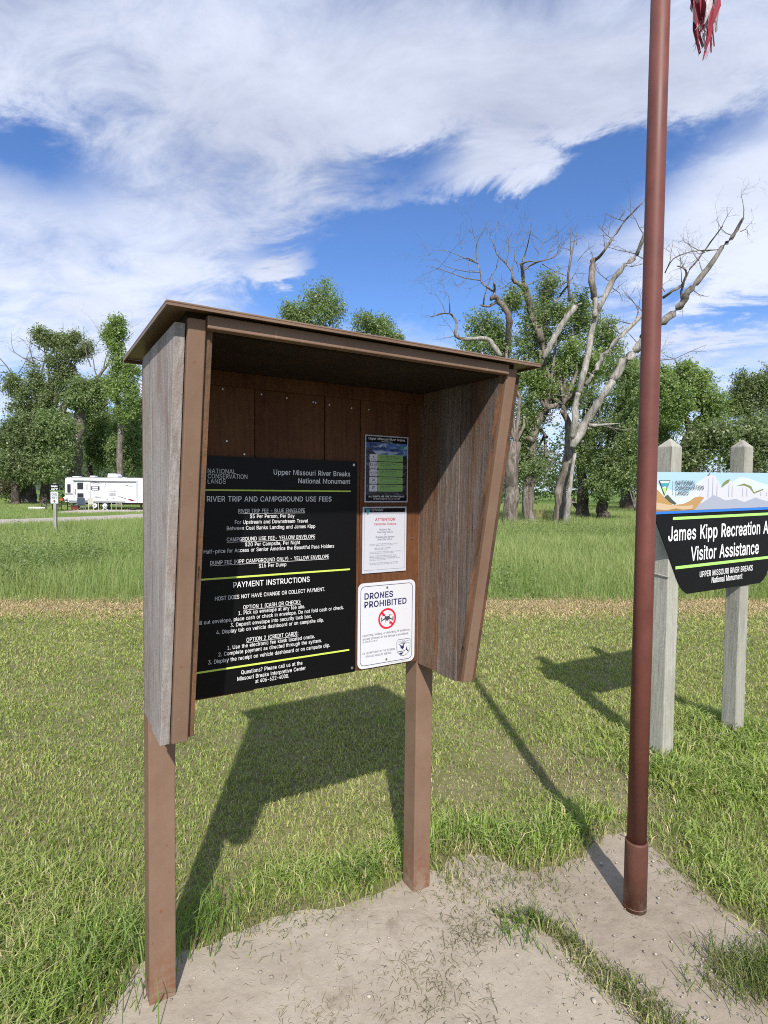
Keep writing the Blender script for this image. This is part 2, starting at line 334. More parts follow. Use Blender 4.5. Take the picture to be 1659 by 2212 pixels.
# ------------------------------------------------------------------ lettering
# letter outlines of a plain grotesque: advance, contours (1/500 em)
GLYPHS = {
'!': (98, [[(34, 80), (32, 254), (66, 254), (64, 80)], [(49, -2), (33, 4), (26, 20), (33, 37), (49, 43), (65, 37), (72, 20), (65, 4)]]),
'"': (160, [[(39, 159), (35, 254), (68, 254), (64, 159)], [(96, 159), (93, 254), (125, 254), (122, 159)]]),
'$': (223, [[(101, -37), (101, 292), (122, 292), (122, -37)], [(112, -4), (64, 5), (32, 30), (19, 68), (52, 68), (62, 44), (83, 29), (112, 25), (143, 30), (165, 46), (173, 70), (166, 89), (148, 102), (122, 111), (92, 120), (43, 145), (34, 156), (28, 170), (26, 186), (37, 224), (69, 249), (114, 258), (158, 249), (189, 224), (200, 189), (169, 189), (151, 219), (112, 229), (84, 224), (64, 209), (58, 188), (65, 167), (85, 154), (106, 147), (132, 140), (156, 132), (179, 119), (197, 99), (204, 69), (193, 32), (162, 5)]]),
'&': (224, [[(98, -3), (55, 6), (27, 31), (17, 67), (24, 95), (42, 117), (70, 139), (108, 168), (118, 176), (127, 187), (131, 202), (123, 223), (101, 230), (84, 227), (73, 216), (68, 199), (73, 182), (84, 164), (102, 142), (219, 0), (182, 0), (86, 116), (61, 146), (44, 172), (38, 199), (45, 229), (67, 249), (100, 257), (133, 249), (154, 230), (162, 202), (158, 181), (146, 162), (128, 146), (77, 109), (55, 87), (48, 66), (55, 44), (72, 29), (96, 23), (126, 30), (151, 48), (168, 76), (174, 112), (204, 112), (198, 72), (185, 46), (173, 31), (166, 23), (136, 3)]]),
"'": (103, [[(39, 159), (35, 254), (68, 254), (64, 159)]]),
'(': (137, [[(45, 103), (50, 162), (66, 221), (88, 270), (118, 270), (95, 214), (81, 157), (76, 103), (80, 57), (94, 8), (118, -48), (88, -48), (75, -23), (64, 2), (56, 27), (49, 53), (46, 78)]]),
')': (137, [[(19, -48), (43, 9), (57, 58), (61, 103), (56, 157), (41, 214), (19, 270), (48, 270), (71, 221), (86, 162), (92, 103), (91, 78), (87, 52), (81, 27), (72, 1), (61, -24), (48, -48)]]),
',': (94, [[(19, -60), (34, 36), (68, 36), (42, -60)]]),
'-': (227, [[(168, 122), (168, 94), (57, 94), (57, 122)]]),
'.': (94, [[(48, -2), (31, 4), (25, 20), (31, 37), (48, 43), (64, 37), (71, 20), (64, 4)]]),
'/': (125, [[(117, 266), (36, -38), (7, -38), (89, 266)]]),
'0': (227, [[(113, -3), (95, -2), (79, 3), (65, 12), (53, 24), (42, 39), (34, 57), (29, 77), (25, 101), (24, 127), (25, 153), (29, 177), (35, 197), (43, 215), (53, 230), (65, 242), (79, 251), (95, 256), (113, 258), (131, 256), (147, 251), (161, 242), (174, 230), (184, 215), (192, 197), (198, 177), (201, 153), (203, 127), (201, 101), (198, 77), (192, 57), (184, 39), (174, 24), (162, 12), (147, 3), (131, -2)], [(113, 25), (145, 37), (165, 72), (172, 127), (165, 182), (145, 218), (113, 230), (82, 218), (62, 182), (55, 127), (62, 72), (82, 37)]]),
'1': (227, [[(38, 0), (38, 27), (195, 27), (195, 0)], [(138, 254), (138, 0), (106, 0), (106, 224), (105, 224), (43, 179), (43, 213), (99, 254)]]),
'2': (227, [[(32, 0), (32, 24), (117, 114), (141, 141), (155, 163), (160, 186), (154, 209), (137, 224), (112, 230), (86, 224), (69, 207), (64, 181), (33, 181), (43, 221), (72, 248), (112, 258), (153, 248), (181, 223), (191, 186), (185, 159), (168, 129), (133, 90), (76, 30), (76, 28), (195, 28), (195, 0)]]),
'3': (227, [[(109, -3), (66, 5), (35, 29), (22, 66), (55, 66), (63, 44), (83, 30), (109, 25), (138, 30), (157, 46), (165, 72), (158, 98), (137, 117), (101, 124), (78, 124), (78, 150), (144, 224), (144, 226), (35, 226), (35, 254), (186, 254), (186, 230), (106, 139), (106, 144), (154, 138), (185, 111), (196, 72), (185, 33), (154, 6)]]),
'4': (227, [[(20, 53), (20, 79), (123, 254), (155, 254), (54, 83), (54, 81), (207, 81), (207, 53)], [(141, 0), (141, 61), (141, 73), (141, 159), (171, 159), (171, 0)]]),
'5': (227, [[(111, -3), (70, 6), (41, 30), (30, 65), (61, 65), (69, 44), (87, 30), (111, 25), (138, 32), (157, 52), (164, 81), (157, 111), (137, 131), (109, 138), (84, 134), (64, 123), (34, 126), (48, 254), (183, 254), (183, 226), (75, 226), (67, 151), (68, 151), (89, 162), (115, 167), (147, 160), (172, 143), (189, 116), (195, 82), (184, 38), (154, 8)]]),
'6': (227, [[(113, -3), (71, 7), (42, 37), (32, 81), (40, 119), (69, 170), (126, 254), (161, 254), (75, 131), (73, 131), (83, 144), (98, 153), (117, 157), (158, 147), (185, 120), (194, 79), (184, 36), (155, 7)], [(113, 24), (139, 31), (157, 51), (164, 79), (157, 107), (139, 126), (113, 133), (87, 126), (69, 107), (62, 79), (69, 51), (87, 31)]]),
'7': (227, [[(48, 0), (162, 224), (162, 226), (31, 226), (31, 254), (195, 254), (195, 224), (82, 0)]]),
'8': (227, [[(113, -3), (68, 6), (37, 31), (26, 68), (33, 98), (51, 121), (76, 132), (76, 133), (46, 154), (35, 190), (45, 225), (73, 249), (113, 258), (153, 249), (181, 225), (191, 190), (180, 154), (150, 133), (150, 132), (176, 121), (194, 98), (200, 68), (189, 31), (158, 6)], [(113, 25), (142, 30), (161, 46), (168, 69), (161, 94), (141, 111), (113, 118), (85, 111), (65, 94), (58, 69), (64, 46), (84, 30)], [(113, 145), (137, 150), (154, 165), (160, 188), (154, 210), (138, 225), (113, 230), (89, 225), (72, 210), (66, 188), (72, 165), (89, 150)]]),
'9': (227, [[(113, 258), (155, 247), (184, 217), (194, 173), (186, 135), (158, 84), (100, 0), (65, 0), (151, 124), (154, 124), (144, 111), (128, 101), (109, 97), (69, 107), (41, 134), (32, 176), (42, 218), (71, 247)], [(113, 230), (87, 223), (69, 204), (63, 176), (69, 148), (87, 129), (113, 122), (139, 129), (157, 147), (164, 175), (157, 204), (139, 223)]]),
':': (94, [[(48, -2), (31, 4), (25, 20), (31, 37), (48, 43), (64, 37), (71, 20), (64, 4)], [(48, 135), (31, 142), (25, 158), (31, 174), (48, 181), (64, 174), (71, 158), (64, 142)]]),
'?': (179, [[(66, 76), (66, 80), (71, 115), (84, 135), (104, 149), (123, 167), (131, 192), (125, 213), (110, 226), (89, 231), (69, 226), (53, 213), (46, 189), (14, 189), (24, 226), (51, 250), (89, 258), (127, 249), (153, 226), (162, 191), (153, 156), (127, 130), (110, 118), (100, 103), (97, 79), (97, 76)], [(82, -2), (66, 4), (59, 20), (66, 37), (82, 43), (98, 37), (105, 20), (98, 4)]]),
'A': (240, [[(8, 0), (101, 254), (138, 254), (231, 0), (198, 0), (144, 151), (132, 186), (116, 239), (123, 239), (106, 185), (95, 151), (43, 0)], [(55, 71), (55, 99), (185, 99), (185, 71)]]),
'B': (228, [[(30, 0), (30, 254), (121, 254), (164, 245), (190, 221), (199, 187), (193, 160), (178, 143), (157, 133), (157, 131), (182, 123), (201, 102), (209, 68), (200, 33), (172, 9), (123, 0)], [(62, 29), (122, 29), (165, 40), (178, 68), (171, 92), (153, 109), (124, 115), (62, 115)], [(62, 143), (119, 143), (144, 148), (162, 163), (168, 186), (156, 214), (120, 226), (62, 226)]]),
'C': (255, [[(134, -3), (113, -2), (93, 4), (75, 12), (59, 25), (46, 40), (35, 58), (27, 78), (22, 101), (20, 127), (22, 153), (27, 176), (35, 197), (46, 215), (59, 230), (75, 242), (93, 251), (113, 256), (134, 258), (170, 252), (201, 236), (224, 209), (236, 174), (204, 174), (195, 197), (179, 214), (158, 224), (134, 228), (92, 216), (62, 182), (52, 127), (63, 72), (92, 38), (134, 26), (158, 30), (179, 40), (195, 57), (204, 80), (236, 80), (224, 45), (201, 19), (170, 2)]]),
'D': (251, [[(109, 0), (48, 0), (48, 29), (107, 29), (159, 40), (189, 75), (200, 128), (190, 180), (160, 214), (110, 226), (47, 226), (47, 254), (113, 254), (136, 253), (157, 248), (176, 239), (192, 228), (206, 213), (217, 196), (225, 175), (229, 153), (231, 128), (229, 102), (224, 80), (217, 59), (206, 42), (192, 27), (175, 15), (156, 7), (134, 2)], [(62, 254), (62, 0), (30, 0), (30, 254)]]),
'E': (209, [[(30, 0), (30, 254), (186, 254), (186, 226), (62, 226), (62, 143), (178, 143), (178, 114), (62, 114), (62, 29), (188, 29), (188, 0)]]),
'F': (205, [[(30, 0), (30, 254), (185, 254), (185, 226), (62, 226), (62, 139), (173, 139), (173, 111), (62, 111), (62, 0)]]),
'G': (260, [[(134, -3), (113, -2), (93, 4), (75, 13), (59, 25), (45, 40), (35, 58), (27, 78), (22, 102), (20, 127), (22, 153), (27, 176), (35, 197), (45, 215), (59, 230), (74, 242), (92, 251), (112, 256), (132, 258), (170, 252), (202, 235), (225, 208), (237, 174), (204, 174), (194, 197), (178, 213), (158, 224), (133, 228), (92, 216), (62, 182), (52, 127), (63, 72), (92, 38), (134, 26), (172, 36), (198, 62), (207, 101), (217, 100), (141, 100), (141, 128), (239, 128), (239, 100), (237, 80), (233, 62), (225, 45), (188, 9), (172, 2), (154, -2)]]),
'H': (258, [[(30, 0), (30, 254), (62, 254), (62, 144), (196, 144), (196, 254), (228, 254), (228, 0), (196, 0), (196, 116), (62, 116), (62, 0)]]),
'I': (92, [[(30, 0), (30, 254), (62, 254), (62, 0)]]),
'J': (198, [[(93, -3), (71, -1), (53, 5), (38, 16), (26, 31), (19, 50), (17, 73), (17, 86), (49, 86), (49, 73), (61, 37), (93, 25), (124, 37), (136, 73), (136, 254), (168, 254), (168, 73), (166, 50), (159, 31), (147, 16), (132, 5), (113, -1)]]),
'K': (233, [[(52, 73), (52, 108), (70, 131), (87, 152), (106, 172), (182, 254), (224, 254), (116, 138), (114, 138)], [(30, 0), (30, 254), (62, 254), (62, 0)], [(186, 0), (94, 130), (114, 155), (224, 0)]]),
'L': (196, [[(30, 0), (30, 254), (62, 254), (62, 29), (181, 29), (181, 0)]]),
'M': (314, [[(30, 0), (30, 254), (76, 254), (139, 94), (150, 61), (156, 42), (161, 24), (154, 24), (165, 61), (176, 94), (238, 254), (284, 254), (284, 0), (252, 0), (252, 163), (253, 184), (253, 229), (256, 229), (249, 205), (241, 181), (234, 161), (228, 145), (171, 0), (143, 0), (85, 145), (80, 160), (72, 181), (65, 204), (56, 229), (59, 229), (60, 208), (60, 186), (61, 164), (61, 0)]]),
'N': (262, [[(30, 0), (30, 254), (68, 254), (172, 91), (181, 75), (194, 53), (207, 27), (202, 27), (200, 54), (200, 79), (199, 97), (199, 254), (232, 254), (232, 0), (193, 0), (101, 145), (89, 165), (74, 191), (54, 226), (60, 227), (61, 192), (62, 164), (62, 0)]]),
'O': (267, [[(133, -3), (112, -2), (93, 4), (75, 12), (59, 25), (46, 40), (35, 58), (27, 78), (22, 101), (20, 127), (22, 153), (27, 176), (35, 197), (46, 215), (59, 230), (75, 242), (93, 251), (112, 256), (133, 258), (155, 256), (174, 251), (192, 242), (208, 230), (221, 215), (232, 197), (240, 176), (245, 153), (247, 127), (245, 101), (240, 78), (232, 58), (221, 40), (208, 25), (192, 12), (174, 4), (155, -2)], [(133, 26), (175, 38), (204, 72), (215, 127), (204, 182), (175, 216), (133, 228), (92, 216), (63, 182), (52, 127), (63, 72), (92, 38)]]),
'P': (222, [[(30, 0), (30, 254), (118, 254), (166, 244), (195, 215), (204, 174), (195, 133), (166, 104), (118, 93), (55, 93), (55, 121), (116, 121), (149, 128), (167, 147), (172, 174), (167, 201), (148, 219), (116, 226), (62, 226), (62, 0)]]),
'Q': (267, [[(123, 80), (156, 80), (185, 42), (192, 32), (234, -24), (200, -24), (173, 13), (166, 23)], [(133, -3), (112, -2), (93, 4), (75, 12), (59, 25), (46, 40), (35, 58), (27, 78), (22, 101), (20, 127), (22, 153), (27, 176), (35, 197), (46, 215), (59, 230), (75, 242), (93, 251), (112, 256), (133, 258), (155, 256), (174, 251), (192, 242), (208, 230), (221, 215), (232, 197), (240, 176), (245, 153), (247, 127), (245, 101), (240, 78), (232, 58), (221, 40), (208, 25), (192, 12), (174, 4), (155, -2)], [(133, 26), (175, 38), (204, 72), (215, 127), (204, 182), (175, 216), (133, 228), (92, 216), (63, 182), (52, 127), (63, 72), (92, 38)]]),
'R': (224, [[(30, 0), (30, 254), (118, 254), (167, 244), (195, 217), (205, 176), (195, 136), (166, 109), (118, 99), (48, 99), (48, 128), (117, 128), (149, 133), (167, 150), (173, 176), (167, 202), (149, 220), (116, 226), (62, 226), (62, 0)], [(177, 0), (115, 115), (151, 115), (214, 0)]]),
'S': (223, [[(112, -4), (64, 5), (32, 30), (19, 68), (52, 68), (62, 44), (83, 29), (112, 25), (143, 30), (165, 46), (173, 70), (166, 89), (148, 102), (122, 111), (92, 120), (43, 145), (34, 156), (28, 170), (26, 186), (37, 224), (69, 249), (114, 258), (158, 249), (189, 224), (200, 189), (169, 189), (151, 219), (112, 229), (84, 224), (64, 209), (58, 188), (65, 167), (85, 154), (106, 147), (132, 140), (156, 132), (179, 119), (197, 99), (204, 69), (193, 32), (162, 5)]]),
'T': (224, [[(16, 226), (16, 254), (208, 254), (208, 226), (128, 226), (128, 0), (96, 0), (96, 226)]]),
'U': (259, [[(129, -4), (77, 8), (42, 40), (30, 87), (30, 254), (62, 254), (62, 89), (70, 57), (94, 34), (129, 26), (165, 34), (188, 57), (196, 89), (196, 254), (229, 254), (229, 87), (216, 40), (182, 8)]]),
'V': (240, [[(102, 0), (8, 254), (42, 254), (96, 103), (108, 69), (124, 15), (117, 15), (133, 69), (145, 103), (197, 254), (231, 254), (139, 0)]]),
'W': (343, [[(78, 0), (8, 254), (41, 254), (82, 98), (88, 73), (93, 47), (98, 20), (95, 20), (100, 47), (106, 73), (112, 98), (153, 254), (190, 254), (231, 98), (237, 73), (243, 47), (249, 20), (244, 20), (249, 47), (255, 73), (261, 98), (302, 254), (335, 254), (265, 0), (228, 0), (184, 161), (176, 196), (168, 237), (175, 237), (167, 197), (159, 161), (115, 0)]]),
'X': (237, [[(9, 0), (109, 142), (109, 118), (15, 254), (52, 254), (102, 181), (112, 164), (122, 146), (116, 146), (126, 164), (136, 181), (149, 200), (187, 254), (223, 254), (129, 119), (129, 143), (228, 0), (191, 0), (146, 65), (134, 83), (125, 98), (115, 116), (122, 116), (113, 98), (91, 65), (46, 0)]]),
'Y': (236, [[(102, 0), (102, 104), (8, 254), (46, 254), (96, 172), (111, 146), (125, 115), (112, 115), (126, 146), (140, 172), (191, 254), (228, 254), (134, 104), (134, 0)]]),
'Z': (219, [[(21, 0), (21, 23), (137, 193), (153, 215), (170, 238), (174, 227), (143, 226), (20, 226), (20, 254), (198, 254), (198, 231), (84, 64), (67, 40), (49, 17), (45, 27), (107, 29), (200, 29), (200, 0)]]),
'^': (163, [[(77, 232), (86, 232), (86, 219), (77, 219)], [(13, 139), (65, 246), (99, 246), (150, 139), (120, 139), (80, 224), (83, 224), (44, 139)]]),
'a': (195, [[(80, -4), (47, 2), (24, 22), (15, 54), (22, 80), (39, 97), (63, 105), (89, 110), (117, 113), (133, 117), (138, 127), (138, 128), (133, 148), (120, 161), (98, 165), (75, 161), (59, 150), (50, 137), (20, 146), (39, 173), (66, 188), (97, 192), (119, 190), (143, 180), (161, 160), (168, 126), (168, 0), (138, 0), (138, 26), (136, 26), (126, 12), (108, 1)], [(85, 23), (114, 29), (132, 47), (138, 69), (138, 95), (130, 91), (116, 88), (100, 86), (88, 84), (67, 79), (52, 70), (46, 52), (51, 36), (65, 26)]]),
'b': (212, [[(115, -4), (86, 2), (69, 16), (59, 29), (56, 29), (56, 0), (26, 0), (26, 254), (57, 254), (57, 160), (59, 160), (69, 173), (86, 186), (115, 192), (156, 180), (185, 146), (195, 94), (185, 42), (157, 8)], [(110, 23), (140, 33), (158, 58), (164, 95), (158, 131), (140, 156), (110, 165), (81, 156), (62, 131), (56, 95), (63, 58), (81, 32)]]),
'c': (198, [[(104, -4), (58, 8), (28, 43), (17, 94), (28, 146), (58, 180), (104, 192), (130, 189), (153, 178), (170, 161), (181, 138), (151, 131), (145, 145), (135, 155), (121, 162), (104, 165), (73, 155), (54, 129), (48, 94), (54, 59), (73, 33), (104, 23), (121, 26), (135, 33), (146, 44), (152, 59), (181, 51), (171, 28), (153, 11), (130, 0)]]),
'd': (212, [[(98, -4), (56, 8), (27, 42), (17, 94), (27, 146), (56, 180), (98, 192), (126, 186), (144, 173), (153, 160), (155, 160), (155, 254), (186, 254), (186, 0), (156, 0), (156, 29), (153, 29), (143, 16), (126, 2)], [(102, 23), (132, 32), (150, 58), (156, 95), (150, 131), (132, 156), (102, 165), (72, 156), (54, 131), (48, 95), (54, 58), (73, 33)]]),
'e': (202, [[(106, -4), (58, 8), (28, 42), (17, 93), (28, 145), (58, 180), (103, 192), (133, 187), (160, 170), (179, 141), (186, 97), (186, 85), (37, 85), (37, 110), (169, 110), (155, 101), (149, 134), (131, 157), (103, 165), (73, 157), (54, 135), (48, 105), (48, 89), (55, 53), (76, 31), (106, 23), (127, 26), (143, 36), (153, 53), (182, 45), (168, 20), (141, 2)]]),
'f': (127, [[(114, 190), (114, 164), (3, 164), (3, 190)], [(40, 0), (40, 216), (48, 243), (68, 259), (94, 265), (111, 263), (121, 260), (114, 234), (107, 236), (97, 237), (77, 230), (71, 209), (71, 0)]]),
'g': (213, [[(103, -75), (67, -70), (41, -55), (25, -35), (51, -20), (61, -33), (77, -44), (103, -49), (141, -38), (156, -3), (156, 34), (153, 34), (143, 21), (126, 8), (97, 2), (56, 13), (28, 45), (17, 96), (27, 147), (56, 180), (98, 192), (127, 186), (144, 173), (154, 159), (157, 159), (157, 190), (186, 190), (186, -4), (175, -45), (145, -68)], [(102, 30), (132, 38), (150, 61), (156, 96), (150, 132), (132, 156), (102, 165), (73, 156), (54, 131), (48, 96), (54, 61), (73, 38)]]),
'h': (205, [[(57, 113), (57, 0), (26, 0), (26, 254), (57, 254), (57, 144), (51, 144), (76, 181), (114, 192), (148, 184), (170, 160), (179, 120), (179, 0), (148, 0), (148, 118), (136, 152), (105, 165), (80, 159), (63, 141)]]),
'i': (83, [[(26, 0), (26, 190), (57, 190), (57, 0)], [(42, 221), (27, 227), (21, 242), (27, 256), (42, 262), (57, 256), (63, 242), (57, 227)]]),
'j': (83, [[(26, 190), (57, 190), (57, -15), (51, -45), (32, -65), (2, -71), (-5, -71), (-5, -43), (1, -43), (20, -36), (26, -15)], [(42, 221), (27, 227), (20, 242), (27, 256), (42, 262), (57, 256), (63, 242), (57, 227)]]),
'k': (190, [[(55, 68), (55, 106), (60, 106), (142, 190), (180, 190), (92, 100), (89, 100)], [(26, 0), (26, 254), (57, 254), (57, 0)], [(147, 0), (74, 93), (96, 114), (186, 0)]]),
'l': (95, [[(70, -1), (37, 10), (26, 42), (26, 254), (57, 254), (57, 49), (60, 31), (73, 26), (80, 26), (85, 27), (90, 1)]]),
'm': (305, [[(26, 0), (26, 190), (56, 190), (56, 148), (54, 148), (66, 173), (86, 188), (110, 193), (144, 180), (160, 147), (156, 147), (169, 172), (190, 187), (218, 193), (249, 186), (270, 164), (278, 128), (278, 0), (248, 0), (248, 127), (236, 156), (209, 165), (187, 160), (173, 145), (168, 124), (168, 0), (137, 0), (137, 130), (126, 156), (100, 165), (79, 160), (63, 145), (57, 119), (57, 0)]]),
'n': (205, [[(57, 113), (57, 0), (26, 0), (26, 190), (56, 190), (56, 144), (51, 144), (76, 181), (114, 192), (147, 184), (170, 160), (179, 120), (179, 0), (148, 0), (148, 118), (136, 152), (105, 165), (80, 159), (63, 141)]]),
'o': (208, [[(104, -4), (58, 8), (28, 43), (17, 94), (28, 146), (58, 180), (104, 192), (149, 180), (180, 146), (191, 94), (180, 43), (149, 8)], [(104, 23), (135, 33), (154, 59), (160, 94), (154, 129), (135, 155), (104, 165), (73, 155), (54, 129), (48, 94), (54, 59), (73, 33)]]),
'p': (212, [[(26, -71), (26, 190), (56, 190), (56, 160), (59, 160), (69, 173), (86, 186), (115, 192), (156, 180), (185, 146), (195, 94), (185, 42), (157, 8), (115, -4), (86, 2), (69, 16), (59, 29), (57, 29), (57, -71)], [(110, 23), (140, 33), (158, 58), (164, 95), (158, 131), (140, 156), (110, 165), (81, 156), (62, 131), (56, 95), (63, 58), (81, 32)]]),
'q': (212, [[(186, -71), (155, -71), (155, 29), (153, 29), (143, 16), (126, 2), (98, -4), (56, 8), (27, 42), (17, 94), (27, 146), (56, 180), (98, 192), (126, 186), (144, 173), (153, 160), (156, 160), (156, 190), (186, 190)], [(102, 23), (132, 32), (150, 58), (156, 95), (150, 131), (132, 156), (102, 165), (72, 156), (54, 131), (48, 95), (54, 58), (73, 33)]]),
'r': (130, [[(26, 0), (26, 190), (56, 190), (56, 160), (58, 160), (76, 184), (107, 192), (122, 192), (122, 161), (115, 162), (103, 163), (80, 157), (63, 142), (57, 118), (57, 0)]]),
's': (182, [[(91, -4), (56, 2), (31, 19), (18, 47), (47, 53), (62, 30), (91, 23), (122, 31), (134, 51), (127, 68), (106, 78), (75, 85), (36, 104), (23, 137), (33, 166), (58, 185), (94, 192), (127, 186), (149, 170), (162, 145), (134, 139), (121, 158), (94, 166), (65, 158), (54, 139), (62, 122), (86, 111), (115, 105), (153, 86), (166, 53), (156, 24), (130, 3)]]),
't': (114, [[(102, 190), (102, 164), (3, 164), (3, 190)], [(32, 236), (63, 236), (63, 49), (68, 31), (85, 25), (101, 27), (107, 1), (96, -1), (84, -2), (46, 11), (32, 46)]]),
'u': (205, [[(91, -3), (57, 5), (35, 29), (26, 69), (26, 190), (57, 190), (57, 72), (68, 37), (100, 25), (125, 31), (142, 48), (148, 76), (148, 190), (179, 190), (179, 0), (149, 0), (149, 46), (154, 46), (129, 8)]]),
'v': (195, [[(81, 0), (9, 190), (42, 190), (83, 78), (93, 43), (103, 10), (92, 10), (101, 43), (112, 78), (152, 190), (186, 190), (113, 0)]]),
'w': (284, [[(69, 0), (11, 190), (44, 190), (67, 107), (77, 68), (88, 21), (82, 21), (93, 67), (103, 107), (126, 190), (158, 190), (181, 107), (191, 68), (201, 21), (196, 21), (206, 68), (217, 107), (240, 190), (272, 190), (215, 0), (184, 0), (159, 86), (152, 112), (145, 140), (138, 169), (145, 169), (138, 140), (131, 112), (124, 86), (99, 0)]]),
'x': (189, [[(10, 0), (86, 109), (86, 86), (14, 190), (50, 190), (74, 153), (90, 127), (104, 103), (88, 103), (101, 127), (117, 153), (141, 190), (176, 190), (104, 84), (104, 107), (179, 0), (143, 0), (115, 43), (100, 68), (86, 91), (102, 91), (89, 68), (74, 43), (46, 0)]]),
'y': (195, [[(24, -69), (31, -43), (36, -44), (52, -44), (65, -37), (75, -18), (81, -1), (9, 190), (42, 190), (83, 78), (93, 43), (103, 10), (92, 10), (101, 43), (112, 78), (153, 190), (186, 190), (102, -29), (88, -54), (70, -68), (46, -73), (32, -72)]]),
'z': (190, [[(21, 0), (21, 23), (127, 160), (127, 161), (24, 161), (24, 190), (166, 190), (166, 165), (63, 30), (63, 28), (169, 28), (169, 0)]]),
}
_fcache = {}
def _area(P): return .5*sum(P[i-1][0]*P[i][1]-P[i][0]*P[i-1][1] for i in range(len(P)))
def _layers(cons):
    """overlapping strokes of one letter go on separate layers; counters stay with their stroke"""
    sgn = 1 if _area(max(cons, key=lambda P: abs(_area(P)))) > 0 else -1
    outer = [P for P in cons if _area(P)*sgn > 0]; lay = [[P] for P in outer]
    for P in cons:
        if _area(P)*sgn > 0: continue
        x, y = np.array([P[0][0]]), np.array([P[0][1]])
        hit = [i for i, O in enumerate(outer) if inpoly(x, y, O)[0]] or [0]
        lay[max(hit, key=lambda i: abs(_area(outer[i])))].append(P)
    return lay
_LAY = {c: _layers(v[1]) for c, v in GLYPHS.items()}
def _glyphs(s, bold):
    key = (s, bold)
    if key in _fcache: return _fcache[key]
    co_all, fs_all, base = [], [], 0
    for L in range(max(len(_LAY[c]) for c in s if c != ' ')):
        cu = bpy.data.curves.new('txt', 'CURVE'); cu.dimensions = '2D'; cu.fill_mode = 'BOTH'; cu.offset = bold
        x = 0.
        for ch in s:
            if ch == ' ': x += .26; continue
            if L < len(_LAY[ch]):
                for P in _LAY[ch][L]:
                    sp = cu.splines.new('POLY'); sp.points.add(len(P)-1); sp.use_cyclic_u = True
                    sp.points.foreach_set('co', [c for (a, b) in P for c in (x+a/500., b/500., 0., 1.)])
            x += GLYPHS[ch][0]/500. + max(0., bold)
        ob = bpy.data.objects.new('txt', cu); COL.objects.link(ob)
        bpy.context.view_layer.update()
        me = bpy.data.meshes.new_from_object(ob.evaluated_get(bpy.context.evaluated_depsgraph_get()))
        n = len(me.vertices); co = np.zeros(n*3); me.vertices.foreach_get('co', co); co = co.reshape(-1, 3); co[:, 2] = L
        fs_all += [tuple(i+base for i in p.vertices) for p in me.polygons]; co_all.append(co); base += n
        bpy.data.objects.remove(ob); bpy.data.curves.remove(cu); bpy.data.meshes.remove(me)
    _fcache[key] = (np.concatenate(co_all), fs_all); return _fcache[key]
_capH = None
def text(parent, s, x0, x1, z, cap, M, y=-.001, bold=.012, name='lettering', tilt=0.):
    """one printed line facing -y, between x0 and x1 on the baseline z"""
    global _capH
    if _capH is None: c, _ = _glyphs('H', 0.); _capH = c[:, 1].max()-c[:, 1].min()
    co, fs = _glyphs(s, bold); x = co[:, 0]
    k = (x1-x0)/(x.max()-x.min()); kz = cap/_capH
    X = x0+(x-x.min())*k; Z = z+co[:, 1]*kz + (X-x0)*tilt
    mb = MB(); mb.add(np.stack([X, y-.00012*co[:, 2], Z], 1), fs)
    me = bpy.data.meshes.new(name); me.from_pydata(mb.v, [], mb.f); me.materials.append(M)
    o = bpy.data.objects.new(name, me); COL.objects.link(o); o.parent = parent
    return o
def flat(parent, name, poly, M, y, t=.0006):
    return MB().prism(poly, y, y-t, 'y').build(name, M, parent)
def rrect(x0, x1, z0, z1, r, n=5):
    P = []
    for cx_, cz_, a0 in ((x1-r, z1-r, 0), (x0+r, z1-r, 90), (x0+r, z0+r, 180), (x1-r, z0+r, 270)):
        for k in range(n+1):
            a = R(a0+90*k/n); P.append((cx_+r*math.cos(a), cz_+r*math.sin(a)))
    return P
def ringpoly(parent, name, outer, inner, M, y, t=.0006):
    n = len(outer); vs = [(p[0], yy_, p[1]) for yy_ in (y, y-t) for pl in (outer, inner) for p in pl]; fs = []
    for i in range(n):
        j = (i+1) % n
        fs += [(2*n+i, 2*n+j, 3*n+j, 3*n+i), (i, n+i, n+j, j), (i, j, 2*n+j, 2*n+i), (n+i, 3*n+i, 3*n+j, n+j)]
    mb = MB(); mb.add(vs, fs); return mb.build(name, M, parent)

# ================================================================== the setting
def gp(pts): return [tuple(G(u, v)[:2]) for u, v in pts]
PAD = gp([(150, 2330), (238, 2190), (300, 2085), (385, 2060), (470, 2035), (560, 1998), (640, 1975), (720, 1962), (800, 1940), (868, 1905), (900, 1888),
          (948, 1882), (985, 1905), (1030, 1945), (1085, 1985), (1130, 1998), (1170, 2010), (1215, 2045), (1250, 2085), (1262, 2110), (1300, 2135), (1360, 2175), (1420, 2230), (1560, 2400), (1000, 2900), (300, 2900)])
DIRT = gp([(955, 1878), (1010, 1848), (1075, 1862), (1120, 1885), (1180, 1878), (1250, 1850), (1290, 1812), (1345, 1800), (1402, 1818), (1450, 1868), (1500, 1905),
           (1550, 1950), (1600, 1985), (1660, 2030), (1760, 2110), (1900, 2300), (1900, 2560), (1560, 2420), (1420, 2230), (1262, 2100), (1170, 2010), (1030, 1945)])
def smoothpoly(P, n=3, amp=.012):
    P = [np.array(p) for p in P]; out_ = []
    for i in range(len(P)):
        a, b, c, d = P[i-1], P[i], P[(i+1) % len(P)], P[(i+2) % len(P)]
        for k in range(n):
            t = k/n; q = .5*((2*b)+(-a+c)*t+(2*a-5*b+4*c-d)*t*t+(-a+3*b-3*c+d)*t**3)
            out_.append(q+np.array([random.uniform(-amp, amp), random.uniform(-amp, amp)]))
    return [tuple(p) for p in out_]
PAD = smoothpoly(PAD); DIRT = smoothpoly(DIRT, 3, .02)

